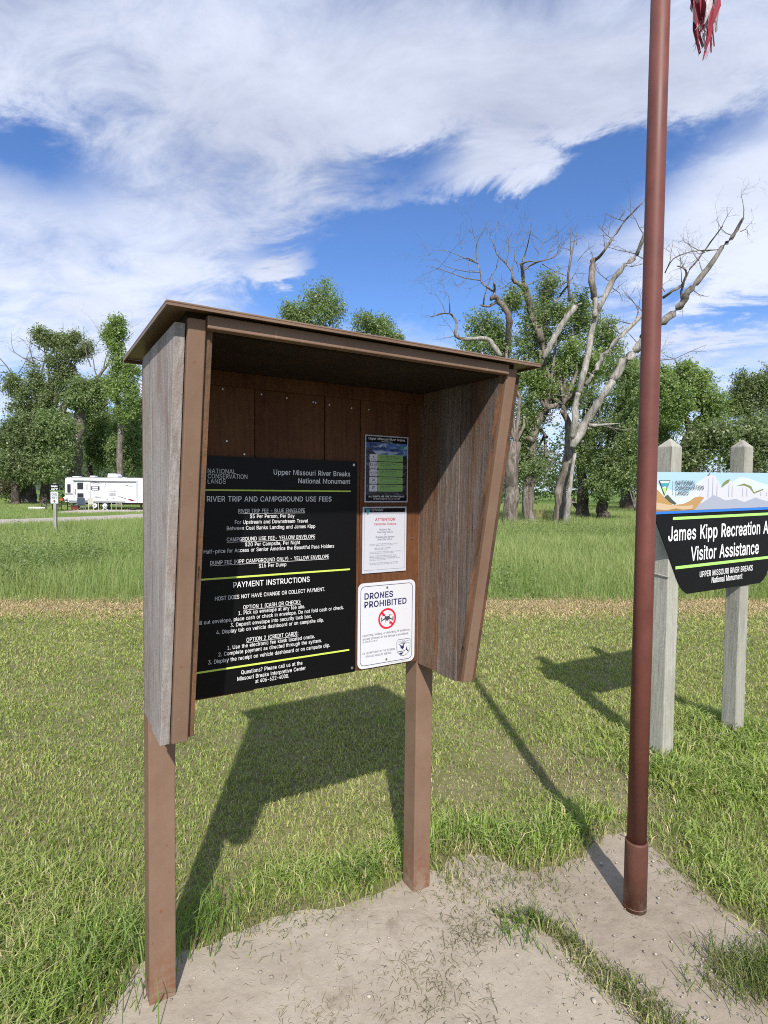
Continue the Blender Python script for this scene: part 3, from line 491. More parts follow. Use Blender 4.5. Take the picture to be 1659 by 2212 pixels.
def M_ground():
    M, t, b = mat('meadow_soil'); geo = t.node('ShaderNodeNewGeometry').outputs['Position']
    s = t.node('ShaderNodeSeparateXYZ'); t.put(s.inputs[0], geo); X, Y = s.outputs[0], s.outputs[1]
    n1 = t.noise(geo, 1.3, 6, .6); n2 = t.noise(geo, 26, 5, .65); n3 = t.noise(geo, .18, 4)
    lawn = t.ramp(t.m('ADD', t.m('MULTIPLY', n1, .5), t.m('MULTIPLY', n2, .5)), [(.32, (.09, .09, .04)), (.5, (.15, .14, .068)), (.66, (.23, .20, .12))])
    mead = t.ramp(t.m('ADD', t.m('MULTIPLY', n3, .6), t.m('MULTIPLY', n2, .4)), [(.3, (.075, .13, .026)), (.55, (.12, .19, .042)), (.75, (.18, .22, .065))])
    line = t.m('ADD', t.m('SUBTRACT', Y, t.m('MULTIPLY', X, .06)), t.m('MULTIPLY', t.m('SUBTRACT', n1, .5), .9))
    col = t.mix(t.smooth(line, 9.2, 9.9), lawn, mead)
    hay = t.m('MULTIPLY', t.smooth(line, 8.0, 8.5), t.smooth(line, 9.9, 9.3))
    col = t.mix(t.m('MULTIPLY', hay, .8), col, (.30, .22, .12))
    t.put(b.inputs['Base Color'], col); b.inputs['Roughness'].default_value = .95; b.inputs['Specular IOR Level'].default_value = .1
    t.put(b.inputs['Normal'], t.bump(n2, .5, .02)); return M
gs = 1600.
ys = [-40, 0, 40, 200, 800, gs]
tag(MB().add([(-gs, -60, 0), (gs, -60, 0), (gs, gs, 0), (-gs, gs, 0)], [(0, 1, 2, 3)]).build('ground', M_ground()), kind='structure')

def M_sand(name, cols, seed, gravel=.4):
    M, t, b = mat(name); geo = t.mapping(t.node('ShaderNodeNewGeometry').outputs['Position'], loc=(seed, seed*2, 0))
    n1 = t.noise(geo, 2.1, 5, .6, .4); n2 = t.noise(geo, 14, 6, .65); n3 = t.noise(geo, 240, 3, .6)
    f = t.m('ADD', t.m('MULTIPLY', n1, .5), t.m('ADD', t.m('MULTIPLY', n2, .33), t.m('MULTIPLY', n3, .17)))
    col = t.ramp(f, [(.33, cols[0]), (.48, cols[1]), (.64, cols[2])])
    st = t.smooth(t.noise(geo, 3.4, 5, .65, .6), .57, .72); col = t.mix(t.m('MULTIPLY', st, .6), col, (.17, .128, .095))
    vo = t.node('ShaderNodeTexVoronoi'); t.put(vo.inputs['Vector'], geo); vo.inputs['Scale'].default_value = 75
    pb = t.m('MULTIPLY', t.smooth(vo.outputs['Distance'], .28, .12), t.smooth(n2, .55, .65))
    col = t.mix(t.m('MULTIPLY', pb, gravel), col, (.42, .37, .31))
    t.put(b.inputs['Base Color'], col); b.inputs['Roughness'].default_value = .92; b.inputs['Specular IOR Level'].default_value = .12
    h = t.m('ADD', t.m('MULTIPLY', n2, .6), t.m('ADD', t.m('MULTIPLY', n3, .07), t.m('MULTIPLY', pb, .35)))
    t.put(b.inputs['Normal'], t.bump(h, .55, .02)); return M
tag(MB().prism(PAD, -.05, .006, 'z').build('concrete_pad', M_sand('sandy_concrete', ((.235, .198, .155), (.31, .268, .213), (.365, .32, .26)), 0., .2)), kind='structure')
tag(MB().prism(DIRT, -.05, .002, 'z').build('dirt_path', M_sand('pale_dirt', ((.18, .148, .112), (.265, .224, .175), (.335, .29, .235)), 5., .5)), kind='structure')
# gravel camp road and the worn campsite by the trailer
def road_strip(name, near, far, M, z):
    P = near+far[::-1]; return tag(MB().prism(P, -.05, z, 'z').build(name, M), kind='structure')
M_ROADG = M_sand('pale_gravel', ((.27, .225, .20), (.36, .315, .29), (.44, .40, .37)), 9., .3)
rn = gp([(-260, 1146), (0, 1133), (150, 1128), (300, 1121), (420, 1112)]); rf = gp([(-260, 1132), (0, 1122.4), (150, 1117.5), (300, 1110.5), (420, 1104)])
road_strip('gravel_road', smoothpoly(rn, 2, .05)[:-2], smoothpoly(rf, 2, .05)[:-2], M_ROADG, .012)
site = gp([(125, 1108), (200, 1107.5), (240, 1106), (315, 1104.8), (400, 1103), (400, 1100.2), (300, 1101), (170, 1102), (140, 1104)])
tag(MB().prism(smoothpoly(site, 2, .1), -.05, .008, 'z').build('campsite_pad', M_ROADG), kind='structure')
# wooded hill far left
def hill():
    M, t, b = mat('wooded_hill'); c = t.node('ShaderNodeTexCoord').outputs['Object']
    n = t.noise(c, .06, 8, .7); t.put(b.inputs['Base Color'], t.ramp(n, [(.35, (.018, .03, .016)), (.5, (.04, .06, .03)), (.65, (.085, .085, .05))])); b.inputs['Roughness'].default_value = 1
    t.put(b.inputs['Normal'], t.bump(n, 1., 4.))
    xs = np.linspace(-520, 60, 60); yy_ = np.linspace(240, 480, 24); V = []; F = []
    for j, y in enumerate(yy_):
        for i, x in enumerate(xs):
            e = math.sin(math.pi*j/23)*math.sin(math.pi*min(1, i/59.))**.5
            V.append((x, y, -1+e*(40+9*math.sin(x*.03)+5*math.sin(x*.11+y*.05)+3*math.sin(x*.3+y*.2))))
    for j in range(23):
        for i in range(59): a = j*60+i; F.append((a, a+1, a+61, a+60))
    mb = MB(); mb.add(V, F); tag(mb.build('hill', M, smooth=True), kind='structure')
hill()

# ================================================================== information kiosk
KX, KY, KT = -.8057, 1.9687, .55
W, S = 1.1251, .0903; T = W+S
ZB, ZT = 1.0576, 2.262; ROOFZ = 2.297
kiosk = empty('information_kiosk', (KX, KY, 0), KT)
tag(kiosk, 'open brown information kiosk of weathered boards and painted steel on two posts', 'kiosk')
def post(x):
    return MB().box(x, x+S, 0, S, .004, ROOFZ-.03).build('post', M_STEEL, kiosk, bevel=.004)
post(0.); post(W)
DB, DT = -.2905, -.5155
def front(z): return DB+(DT-DB)*(z-ZB)/(2.2765-ZB)
ZTB = ROOFZ-.032
# layout across each wing: outer board | steel strip | inner board   (x from the outside)
OB, ST0, ST1 = (-.012, .0165), .019, .066
def wing(mirror):
    fx = (lambda x: T-x) if mirror else (lambda x: x)
    def slab(name, x0, x1, y0, y1, zb, mt, clip=.0, bev=.0025, zt=ZTB):
        """vertical board between depth y0 (front) and y1, cut to the slanting front edge"""
        a, b = sorted((fx(x0), fx(x1)))
        pts = []
        fr = lambda z: front(z)+clip
        if y0 is None: poly = [(fr(zb), zb), (y1, zb), (y1, zt), (fr(zt), zt)]
        else: poly = [(y0, zb), (y1, zb), (y1, zt), (y0, zt)]
        o = MB().prism(poly, a, b, 'x').build(name, mt, kiosk, bevel=bev)
        if y0 is None and (mirror or x0 > .05):      # sawn front edge shows redder wood
            o.data.materials.append(M_EDGEWOOD)
            for p in o.data.polygons:
                if p.normal.y < -.8: p.material_index = 1
        return o
    wm = M_WINGWOOD
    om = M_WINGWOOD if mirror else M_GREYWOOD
    # outer boards
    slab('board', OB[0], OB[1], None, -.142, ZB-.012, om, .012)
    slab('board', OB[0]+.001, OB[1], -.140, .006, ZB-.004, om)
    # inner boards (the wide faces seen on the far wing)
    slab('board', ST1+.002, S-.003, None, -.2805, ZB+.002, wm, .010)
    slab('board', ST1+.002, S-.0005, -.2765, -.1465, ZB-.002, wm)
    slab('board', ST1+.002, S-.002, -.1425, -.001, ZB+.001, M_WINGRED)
    # steel strip frame sandwiched between the boards, standing a little proud
    a, b = sorted((fx(ST0), fx(ST1)))
    poly = [(front(ZB)-.006, ZB-.006), (front(ZB)+.045, ZB-.006), (front(ZTB)+.045, ZTB+.012), (front(ZTB)-.006, ZTB+.012)]
    MB().prism(poly, a, b, 'x').build('steel_strip', M_STEEL, kiosk, bevel=.003)
wing(False); wing(True)
# back wall boards
seams = [S+.001, .376, .6626, .8244, W+.0]
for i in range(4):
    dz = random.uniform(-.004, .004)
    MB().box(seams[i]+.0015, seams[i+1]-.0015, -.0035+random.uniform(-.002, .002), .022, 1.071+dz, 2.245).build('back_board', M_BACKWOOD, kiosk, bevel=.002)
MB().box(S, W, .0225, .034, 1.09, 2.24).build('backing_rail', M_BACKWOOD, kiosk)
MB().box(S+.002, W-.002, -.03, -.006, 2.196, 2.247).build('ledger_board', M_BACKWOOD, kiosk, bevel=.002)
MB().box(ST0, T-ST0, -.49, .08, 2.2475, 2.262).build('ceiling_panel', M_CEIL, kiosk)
MB().box(ST1+.001, T-ST1-.001, DT-.012, DT+.02, 2.2535, ROOFZ-.008).build('fascia', M_STEEL, kiosk, bevel=.003)
# sheet roof, folded down round its rim
roof = MB()
RX0, RX1, RY0, RY1 = -.0434, 1.2783, -.5553, .2206
roof.box(RX0, RX1, RY0, RY1, ROOFZ, ROOFZ+.006)
ro = roof.build('roof', M_ROOF, kiosk, bevel=.002)
rim = MB()
rim.box(RX0, RX1, RY0, RY0+.004, ROOFZ-.007, ROOFZ-.0005); rim.box(RX0, RX1, RY1-.004, RY1, ROOFZ-.014, ROOFZ-.0005)
rim.box(RX0, RX0+.004, RY0+.0045, RY1-.0045, ROOFZ-.009, ROOFZ-.0005); rim.box(RX1-.004, RX1, RY0+.0045, RY1-.0045, ROOFZ-.009, ROOFZ-.0005)
rim.build('folded_rim', M_ROOF, ro)
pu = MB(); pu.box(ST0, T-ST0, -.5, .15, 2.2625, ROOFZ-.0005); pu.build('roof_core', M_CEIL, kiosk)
for x, z in [(.27, 2.0), (.255, 1.985+.2), (.30, 2.215), (.40, 2.18), (.5, 2.175), (.61, 2.17), (.62, 2.168), (.68, 2.165), (.78, 2.16), (.86, 2.16), (.335, 1.955), (1.0, 2.15), (1.085, 1.62)]:
    MB().tube([(x, -.004, z), (x, -.0085, z)], .0035, 8).build('nail', M_SCREW, kiosk)

# ---- black fee board
def on_kiosk(name, x, y, z, label, cat):
    ct, st = math.cos(KT), math.sin(KT)
    o = empty(name, (KX+ct*x-st*y, KY+st*x+ct*y, z), KT); return tag(o, label, cat)
YF = -.0075
PX0, PX1, PZ0, PZ1 = .094, .8055, 1.0749, 1.9446
fee = on_kiosk('fee_sign', 0, YF, 0, 'large black fee board with white lettering and lime lines inside the kiosk', 'sign')
MB().prism(rrect(PX0, PX1, PZ0, PZ1, .006, 2), 0., -.006, 'y').build('panel', M_BLACK, fee)
yt = -.0068
FEE = [("NATIONAL", .2004, .3011, 1.8826, .0162, 2), ("CONSERVATION", .2004, .3444, 1.8644, .0163, 2), ("LANDS", .2004, .2645, 1.8458, .0158, 2),
 ("Upper Missouri River Breaks", .4462, .7731, 1.8830, .0193, 1), ("National Monument", .5466, .7731, 1.8521, .0190, 1),
 ("RIVER TRIP AND CAMPGROUND USE FEES", .1973, .6893, 1.7814, .0190, 1),
 ("RIVER TRIP FEE - BLUE ENVELOPE", .3112, .5752, 1.7403, .0138, 3), ("$5 Per Person, Per Day", .3549, .5313, 1.7197, .0138, 0),
 ("For Upstream and Downstream Travel", .2985, .5877, 1.6990, .0138, 0), ("Between Coal Banks Landing and James Kipp", .2685, .6187, 1.6773, .0138, 0),
 ("CAMPGROUND USE FEE- YELLOW ENVELOPE", .2685, .6189, 1.6366, .0139, 3), ("$20 Per Campsite, Per Night", .3363, .5551, 1.6159, .0139, 0),
 ("Half-price for Access or Senior America the Beautiful Pass Holders", .1862, .7024, 1.5957, .0139, 0),
 ("DUMP FEE (KIPP CAMPGROUND ONLY) - YELLOW ENVELOPE", .2089, .6797, 1.5545, .0139, 3), ("$15 Per Dump", .3892, .4987, 1.5333, .0139, 0),
 ("PAYMENT INSTRUCTIONS", .2927, .5965, 1.4654, .0205, 1), ("HOST DOES NOT HAVE CHANGE OR COLLECT PAYMENT.", .2257, .6636, 1.4236, .0146, 0),
 ("OPTION 1 (CASH OR CHECK):", .3298, .5592, 1.3824, .0146, 3), ("1. Pick up envelope at any fee site.", .3117, .5775, 1.3627, .0140, 0),
 ("2. Fill out envelope, place cash or check in envelope. Do not fold cash or check.", .140, .7485, 1.3421, .0140, 0),
 ("3. Deposit envelope into security lock box.", .2821, .6063, 1.3214, .0140, 0), ("4. Display tab on vehicle dashboard or on campsite clip.", .2307, .6589, 1.3007, .0140, 0),
 ("OPTION 2 (CREDIT CARD):", .3423, .5495, 1.2592, .0146, 3), ("1. Use the electronic fee kiosk located onsite.", .2703, .6198, 1.2388, .0141, 0),
 ("2. Complete payment as directed through the system.", .2385, .6505, 1.2187, .0141, 0), ("3. Display the receipt on vehicle dashboard or on campsite clip.", .2018, .6874, 1.1946, .0146, 0),
 ("Questions? Please call us at the", .3225, .5674, 1.1399, .0148, 0), ("Missouri Breaks Interpretive Center", .3079, .5818, 1.1176, .0148, 0), ("at 406-622-4000.", .3769, .5114, 1.0976, .0148, 0)]
for s_, a, b, z, c, k in FEE:
    text(fee, s_, a, b, z, c, M_GREYP if k == 2 else M_WHITEP, yt, 0. if k != 1 else .004)
    if k == 3: MB().box(a, b, yt-.0003, yt+.0003, z-.0040, z-.0029).build('underline', M_WHITEP, fee)
for z, hh in ((1.8225, .0052), (1.5035, .0066), (1.1702, .0066)):
    MB().box(.118, .7755, yt-.0004, yt+.0003, z-hh/2, z+hh/2).build('rule_line', M_LIME, fee)
for x, z in ((.789, 1.930), (.789, 1.093), (.11, 1.930), (.11, 1.093)):
    MB().tube([(x, -.006, z), (x, -.0088, z)], .0055, 10).build('screw', M_SCREW, fee)

# ---- event poster
ev = on_kiosk('event_poster', .8440, -.0085, 1.7770, 'small dark event schedule poster with green boxes, topmost paper in the kiosk', 'poster')
PW, PH = .2145, .2805
MB().box(0, PW, -.0008, 0., 0, PH).build('sheet', M_PAPER, ev)
def skyphoto():
    M, t, b = mat('poster_photo'); c = t.node('ShaderNodeTexCoord').outputs['Object']
    n = t.noise(t.mapping(c, (22, 1, 60)), 1., 6, .6, .5)
    t.put(b.inputs['Base Color'], t.ramp(n, [(.38, (.03, .07, .24)), (.5, (.08, .16, .42)), (.62, (.45, .50, .62))])); b.inputs['Roughness'].default_value = .4; return M
def rockphoto():
    M, t, b = mat('poster_rock_photo'); c = t.node('ShaderNodeTexCoord').outputs['Object']
    n = t.noise(t.mapping(c, (30, 1, 55)), 1., 7, .7, .8)
    t.put(b.inputs['Base Color'], t.ramp(n, [(.42, (.012, .011, .015)), (.55, (.035, .032, .045)), (.68, (.25, .22, .30))])); b.inputs['Roughness'].default_value = .4; return M
M_PSKY, M_PROCK = skyphoto(), rockphoto()
e0, e1 = .0055, PW-.0055
flat(ev, 'photo_print', [(e0, .0055), (e1, .0055), (e1, .252), (e0, .252)], M_PSKY, -.0009, .0003)
flat(ev, 'mountain_print', [(e0, .0056), (e1, .0056), (e1, .190), (.200, .200), (.180, .190), (.14, .187), (.10, .195), (.065, .197), (.035, .215), (.012, .232), (e0, .225)], M_PROCK, -.0013, .0003)
flat(ev, 'title_band', [(e0, .2505), (e1, .2505), (e1, .2755), (e0, .2755)], M_BLACKM, -.0013, .0003)
flat(ev, 'footer_band', [(e0, .006), (e1, .006), (e1, .030), (e0, .030)], M_BLACKM, -.0017, .0003)
text(ev, 'Upper Missouri River Breaks', .016, .198, .2615, .0092, M_WHITEP, -.0019)
text(ev, 'National Monument', .079, .133, .2535, .0042, M_GREYP, -.0019)
text(ev, 'EVENT', .022, .067, .2345, .0118, M_NAVY, -.0019, .03); text(ev, 'SCHEDULE', .022, .098, .2195, .0118, M_NAVY, -.0019, .03)
text(ev, 'JUNE 2025', .122, .175, .2170, .0080, M_NAVY, -.0019, .03)
flat(ev, 'agency_badge', [(.172, .242), (.197, .242), (.186, .220), (.183, .220)], M_TEAL, -.0017, .0004)
rows = [('6', '1-3 PM', 'NATIONAL TRAILS DAY EVENT -', 'VIRTUAL PADDLE DOWN THE MISSOURI', '701 7TH ST, FORT BENTON, MT 59442'),
        ('12, 19', '2-3 PM', 'WOMEN IN MERITAGE AND ALONG', 'THE MISSOURI RIVER', '701 7TH ST, FORT BENTON, MT'),
        ('16, 23, 30', '10:30 - NOON', 'SUMMER READING PROGRAM WITH', 'GREAT FALLS PUBLIC LIBRARY', '301 2ND AVE N, GREAT FALLS, MT 59401'),
        ('20', '10 AM - 5 PM', 'LEWIS AND CLARK FESTIVAL IN GREAT', 'FALLS', '4201 GIANT SPRINGS RD, GREAT FALLS, MT'),
        ('27', '10 AM - NOON', 'SUMMER CELEBRATION PARADE AND', 'RANGER ACTIVITIES', 'TOP PARK RD, FORT BENTON, MT')]
for i, r_ in enumerate(rows):
    zt = .2015-i*.0318; zb = zt-.0285
    flat(ev, 'date_box', rrect(.0215, .0605, zb, zt, .004, 3), M_LILAC, -.0017, .0004)
    flat(ev, 'event_box', rrect(.0625, .1875, zb, zt, .004, 3), M_GREENBOX, -.0017, .0004)
    wd = min(.034, .0062*len(r_[0])); text(ev, r_[0], .041-wd/2, .041+wd/2, zt-.0165, .0100 if i != 2 else .0065, M_INK, -.0022, .02)
    text(ev, r_[1], .030, .052, zt-.0245, .0030, M_INK, -.0022)
    text(ev, r_[2], .073, .073+.0030*len(r_[2]), zt-.0090, .0040, M_INK, -.0022); text(ev, r_[3], .073, .073+.0030*len(r_[3]), zt-.0155, .0040, M_INK, -.0022)
    text(ev, r_[4], .073, .073+.0024*len(r_[4]), zt-.0230, .0034, M_INK, -.0022, 0.)
text(ev, 'ALL EVENTS ARE FREE TO THE PUBLIC!', .018, .196, .0215, .0065, M_WHITEP, -.0022, .02)
text(ev, 'FOR MORE INFORMATION CALL 406-622-4000', .040, .174, .0125, .0042, M_WHITEP, -.0022)

# ---- closure notice
no = on_kiosk('closure_notice', .8355, -.0085, 1.4800, 'white closure notice with red heading between the poster and the drone sign', 'notice')
NW, NH = .2185, .2785
MB().box(0, NW, -.0008, 0, 0, NH).build('sheet', M_PAPER, no)
ringpoly(no, 'border_line', [(.0085, .012), (NW-.0085, .012), (NW-.0085, NH-.006), (.0085, NH-.006)], [(.0092, .0127), (NW-.0092, .0127), (NW-.0092, NH-.0067), (.0092, NH-.0067)], M_INK, -.0009, .0003)
flat(no, 'header_band', [(.009, .2555), (NW-.009, .2555), (NW-.009, NH-.0065), (.009, NH-.0065)], M_BLACKM, -.0013, .0003)
flat(no, 'agency_badge', [(.012, .2685), (.037, .2685), (.026, .2455), (.023, .2455)], M_TEAL, -.0017, .0003)
text(no, 'U.S. Department of the Interior', .043, .100, .2665, .0030, M_WHITEP, -.0019); text(no, 'Bureau of Land Management', .043, .096, .2605, .0030, M_WHITEP, -.0019)
def ctr(s_, cx_, wd, z, cap, M, bold=.0): text(no, s_, cx_-wd/2, cx_+wd/2, z, cap, M, -.0012, bold)
nc = .1105
ctr('ATTENTION', nc, .100, .2190, .0120, M_REDTXT, .02); ctr('Campsite Closure', nc, .112, .2010, .0098, M_REDTXT, .01)
ctr('McGarry Bar', nc, .0565, .1785, .0074, M_INK); ctr('River Mile 103.3R', nc, .075, .1675, .0074, M_INK); ctr('&', nc, .006, .1580, .0066, M_INK)
ctr('Greasewood Bottom', nc, .093, .1470, .0074, M_INK); ctr('River Mile 109.6L', nc, .074, .1365, .0074, M_INK)
body = [('The Bureau of Land Management would like to inform the', .120), ('public of a seasonal closure of this campsite.', .114), ('', 0), ('   Restrictions Begin: Immediately', .1025), ('   Restrictions End: August 1st', .0965), ('', 0),
        ('To avoid disturbances to nesting Bald Eagles at this location', .0865), ('the BLM has closed this campsite until August 1.', .0805),
        ('Alternate campsites are located at River Mile 101.5L', .0700), ('(McClelland Stafford Ferry), River Mile 106R (Pigeon),', .0640), ('River Mile 112.8R (Tree Trees) and dispersed sites on public', .0580), ('lands within the river corridor.', .0520),
        ('For questions or additional information, please contact', .0400), ('Missouri River Breaks Interpretive Center (406) 622-4000', .0340)]
for s_, z in body:
    if s_: text(no, s_.strip(), .035 if s_[0] != ' ' else .060, (.035 if s_[0] != ' ' else .060)+.00255*len(s_.strip()), z, .0036, M_INK, -.0012, -.004)

# ---- drone sign
dr = on_kiosk('drone_sign', .8168, -.0085, 1.0785, 'white rounded metal sign reading drones prohibited with red circle', 'sign')
DW, DH = .2865, .3608
MB().prism(rrect(0, DW, 0, DH, .026, 8), 0, -.003, 'y').build('panel', M_SHEET, dr)
ringpoly(dr, 'border_line', rrect(.0115, DW-.0135, .012, DH-.013, .02, 8), rrect(.0137, DW-.0157, .0142, DH-.0152, .018, 8), M_NAVY, -.0031, .0003)
q = lambda x, z: (x-.8168, z-1.0785)
text(dr, 'DRONES', .030, .1715, .2930, .0250, M_NAVY, -.0034, .02); text(dr, 'PROHIBITED', .030, .2415, .2575, .0250, M_NAVY, -.0034, .02)
cx_, cz_ = .1428, .2015
circ = lambda r, n=40: [(cx_+r*math.cos(2*math.pi*k/n), cz_+r*math.sin(2*math.pi*k/n)) for k in range(n)]
ringpoly(dr, 'prohibition_ring', circ(.0448), circ(.0362), M_RED, -.0034, .0003)
for sg in (1, -1):
    a = np.array([cx_, cz_]); d = np.array([-.707, .707])*sg; nrm = np.array([.707, .707])
    p0, p1 = a+d*.0375, a+d*.021
    flat(dr, 'prohibition_bar', [tuple(p0+nrm*.0052), tuple(p0-nrm*.0052), tuple(p1-nrm*.0052), tuple(p1+nrm*.0052)], M_RED, -.0034, .0003)
dm = MB(); yd = -.0038
dm.prism([(cx_-.014, cz_+.004), (cx_-.010, cz_+.010), (cx_+.010, cz_+.010), (cx_+.014, cz_+.004), (cx_+.007, cz_-.004), (cx_+.004, cz_-.009), (cx_-.004, cz_-.009), (cx_-.007, cz_-.004)], yd, yd-.0003)
for sg in (1, -1):
    dm.prism([(cx_+sg*.009, cz_+.007), (cx_+sg*.017, cz_+.016), (cx_+sg*.015, cz_+.0165), (cx_+sg*.006, cz_+.009)], yd-.00031, yd-.0006)
    dm.prism([(cx_+sg*.009, cz_+.005), (cx_+sg*.027, cz_-.004), (cx_+sg*.027, cz_-.007), (cx_+sg*.007, cz_-.001)], yd-.00061, yd-.0009)
    dm.prism([(cx_+sg*.010, cz_-.003), (cx_+sg*.0125, cz_-.024), (cx_+sg*.0115, cz_-.024), (cx_+sg*.008, cz_-.003)], yd-.00091, yd-.0012)
    dm.prism([(cx_+sg*.007, cz_+.0175), (cx_+sg*.026, cz_+.0145), (cx_+sg*.026, cz_+.0138), (cx_+sg*.007, cz_+.0165)], yd-.00121, yd-.0015)
    dm.prism([(cx_+sg*.026, cz_+.006), (cx_+sg*.031, cz_+.008), (cx_+sg*.030, cz_-.012), (cx_+sg*.026, cz_-.008)], yd-.00151, yd-.0018)
dm.build('drone_pictogram', M_INK, dr)
text(dr, 'Launching, landing, or disturbing of wildlife by', .0228, .2600, .1365, .0090, M_INK, -.0034, .004); text(dr, 'aircraft (drones) on the Refuge is prohibited.', .0228, .2535, .1210, .0090, M_INK, -.0034, .004)
text(dr, '50 CFR 27.34, 27.51', .0228, .0952, .1097, .0066, M_INK, -.0034, .004)
text(dr, 'U.S. DEPARTMENT OF THE INTERIOR', .022, .1835, .0610, .0080, M_INK, -.0034, .004); text(dr, 'FISH AND WILDLIFE SERVICE', .0385, .1655, .0465, .0080, M_INK, -.0034, .004)
text(dr, '11-20  R1-3  ALUMINUM', .150, .245, .0055, .0028, M_INK, -.0034, 0)
bx0, bx1, bz0, bz1 = .1925, .2635, .0285, .1030
def shield(i):
    P = [(bx0+i, bz1-.008), (bx0+.008, bz1-i), (bx1-.008, bz1-i), (bx1-i, bz1-.008)]
    for k in range(9):
        a = R(-k*180/8); P.append(((bx0+bx1)/2+((bx1-bx0)/2-i)*math.cos(a), bz0+.036+(.036-i)*math.sin(a)))
    return P
ringpoly(dr, 'emblem_border', shield(0.), shield(.0016), M_NAVY, -.0034, .0003)
text(dr, 'U.S.', .222, .234, .0955, .0030, M_NAVY, -.0034); text(dr, 'FISH & WILDLIFE', .2015, .2545, .0905, .0032, M_NAVY, -.0034); text(dr, 'SERVICE', .2145, .2415, .0858, .0032, M_NAVY, -.0034)
ex = lambda a, b: (.1925+a*.071, .0285+b*.0745)
em = MB(); ye = -.0035
em.prism([ex(.17, .70), ex(.26, .69), ex(.33, .60), ex(.42, .66), ex(.43, .55), ex(.50, .72), ex(.64, .80), ex(.52, .60), ex(.54, .50), ex(.47, .42), ex(.49, .35), ex(.40, .43), ex(.30, .48), ex(.27, .60), ex(.22, .66)], ye, ye-.0003)
em.prism([ex(.12, .30), ex(.40, .29), ex(.60, .31), ex(.60, .27), ex(.40, .26), ex(.13, .27)], ye, ye-.0003)
em.prism([ex(.17, .21), ex(.52, .20), ex(.33, .06)], ye, ye-.0003)
em.prism([ex(.66, .32), ex(.74, .55), ex(.78, .35), ex(.88, .28), ex(.84, .20), ex(.76, .30)], ye, ye-.0003)
em.prism([ex(.09, .74), ex(.91, .74), ex(.91, .725), ex(.09, .725)], ye, ye-.0003)
em.build('bird_emblem', M_NAVY, dr)
for x, z in ((.1405, .3358), (.1405, .0262)):
    MB().tube([(x, -.003, z), (x, -.0055, z)], .0048, 12).build('screw', M_SCREW, dr)

# ================================================================== flagpole and flag
PB = G(1371, 1962); pole = empty('flagpole', (PB[0], PB[1], 0)); tag(pole, 'tall round red brown steel flagpole set in the pale dirt beside the kiosk', 'flagpole')
MB().tube([(0, 0, .3), (0, 0, 1.55), (0, 0, 3.2), (0, 0, 5.1)], [.0405, .0400, .0385, .037], 32).build('pole', M_POLE, pole, smooth=True)
MB().tube([(0, 0, .002), (0, 0, .30), (0, 0, .307), (0, 0, .3085)], [.0478, .0478, .0465, .040], 32).build('base_sleeve', M_SLEEVE, pole, smooth=True)
MB().tube([(0, 0, .018), (0, 0, .021)], [.0486, .0486], 32).build('weld_ring', M_POLE, pole, smooth=True)
MB().tube([(0, 0, 5.1), (0, 0, 5.12), (0, 0, 5.16), (0, 0, 5.2), (0, 0, 5.22)], [.037, .05, .06, .045, .01], 20).build('finial', M_POLE, pole, smooth=True)
def clothmat(name, col):
    M, t, b = mat(name); c = t.node('ShaderNodeTexCoord').outputs['Object']
    n = t.noise(c, 14, 5); t.put(b.inputs['Base Color'], t.ramp(n, [(.3, tuple(x*.75 for x in col)), (.7, col)])); b.inputs['Roughness'].default_value = .8
    tr = t.node('ShaderNodeBsdfTranslucent'); tr.inputs[0].default_value = (*col, 1)
    mx = t.node('ShaderNodeMixShader'); mx.inputs[0].default_value = .35
    t.l.new(b.outputs[0], mx.inputs[1]); t.l.new(tr.outputs[0], mx.inputs[2]); t.l.new(mx.outputs[0], t.n['Material Output'].inputs[0]); return M
M_FR, M_FW, M_FB = clothmat('faded_red_cloth', (.38, .055, .085)), clothmat('off_white_cloth', (.66, .62, .66)), clothmat('navy_cloth', (.03, .025, .12))
flag = empty('flag', (PB[0], PB[1], 0)); tag(flag, 'tattered red, white and blue flag hanging limp beside the flagpole', 'flag')
fy = PB[1]
def fx_(u, v, dy=0.): P = at(u, v, fy+dy); return np.array([P[0]-PB[0], P[1]-PB[1], P[2]])
TOPZ = 5.0
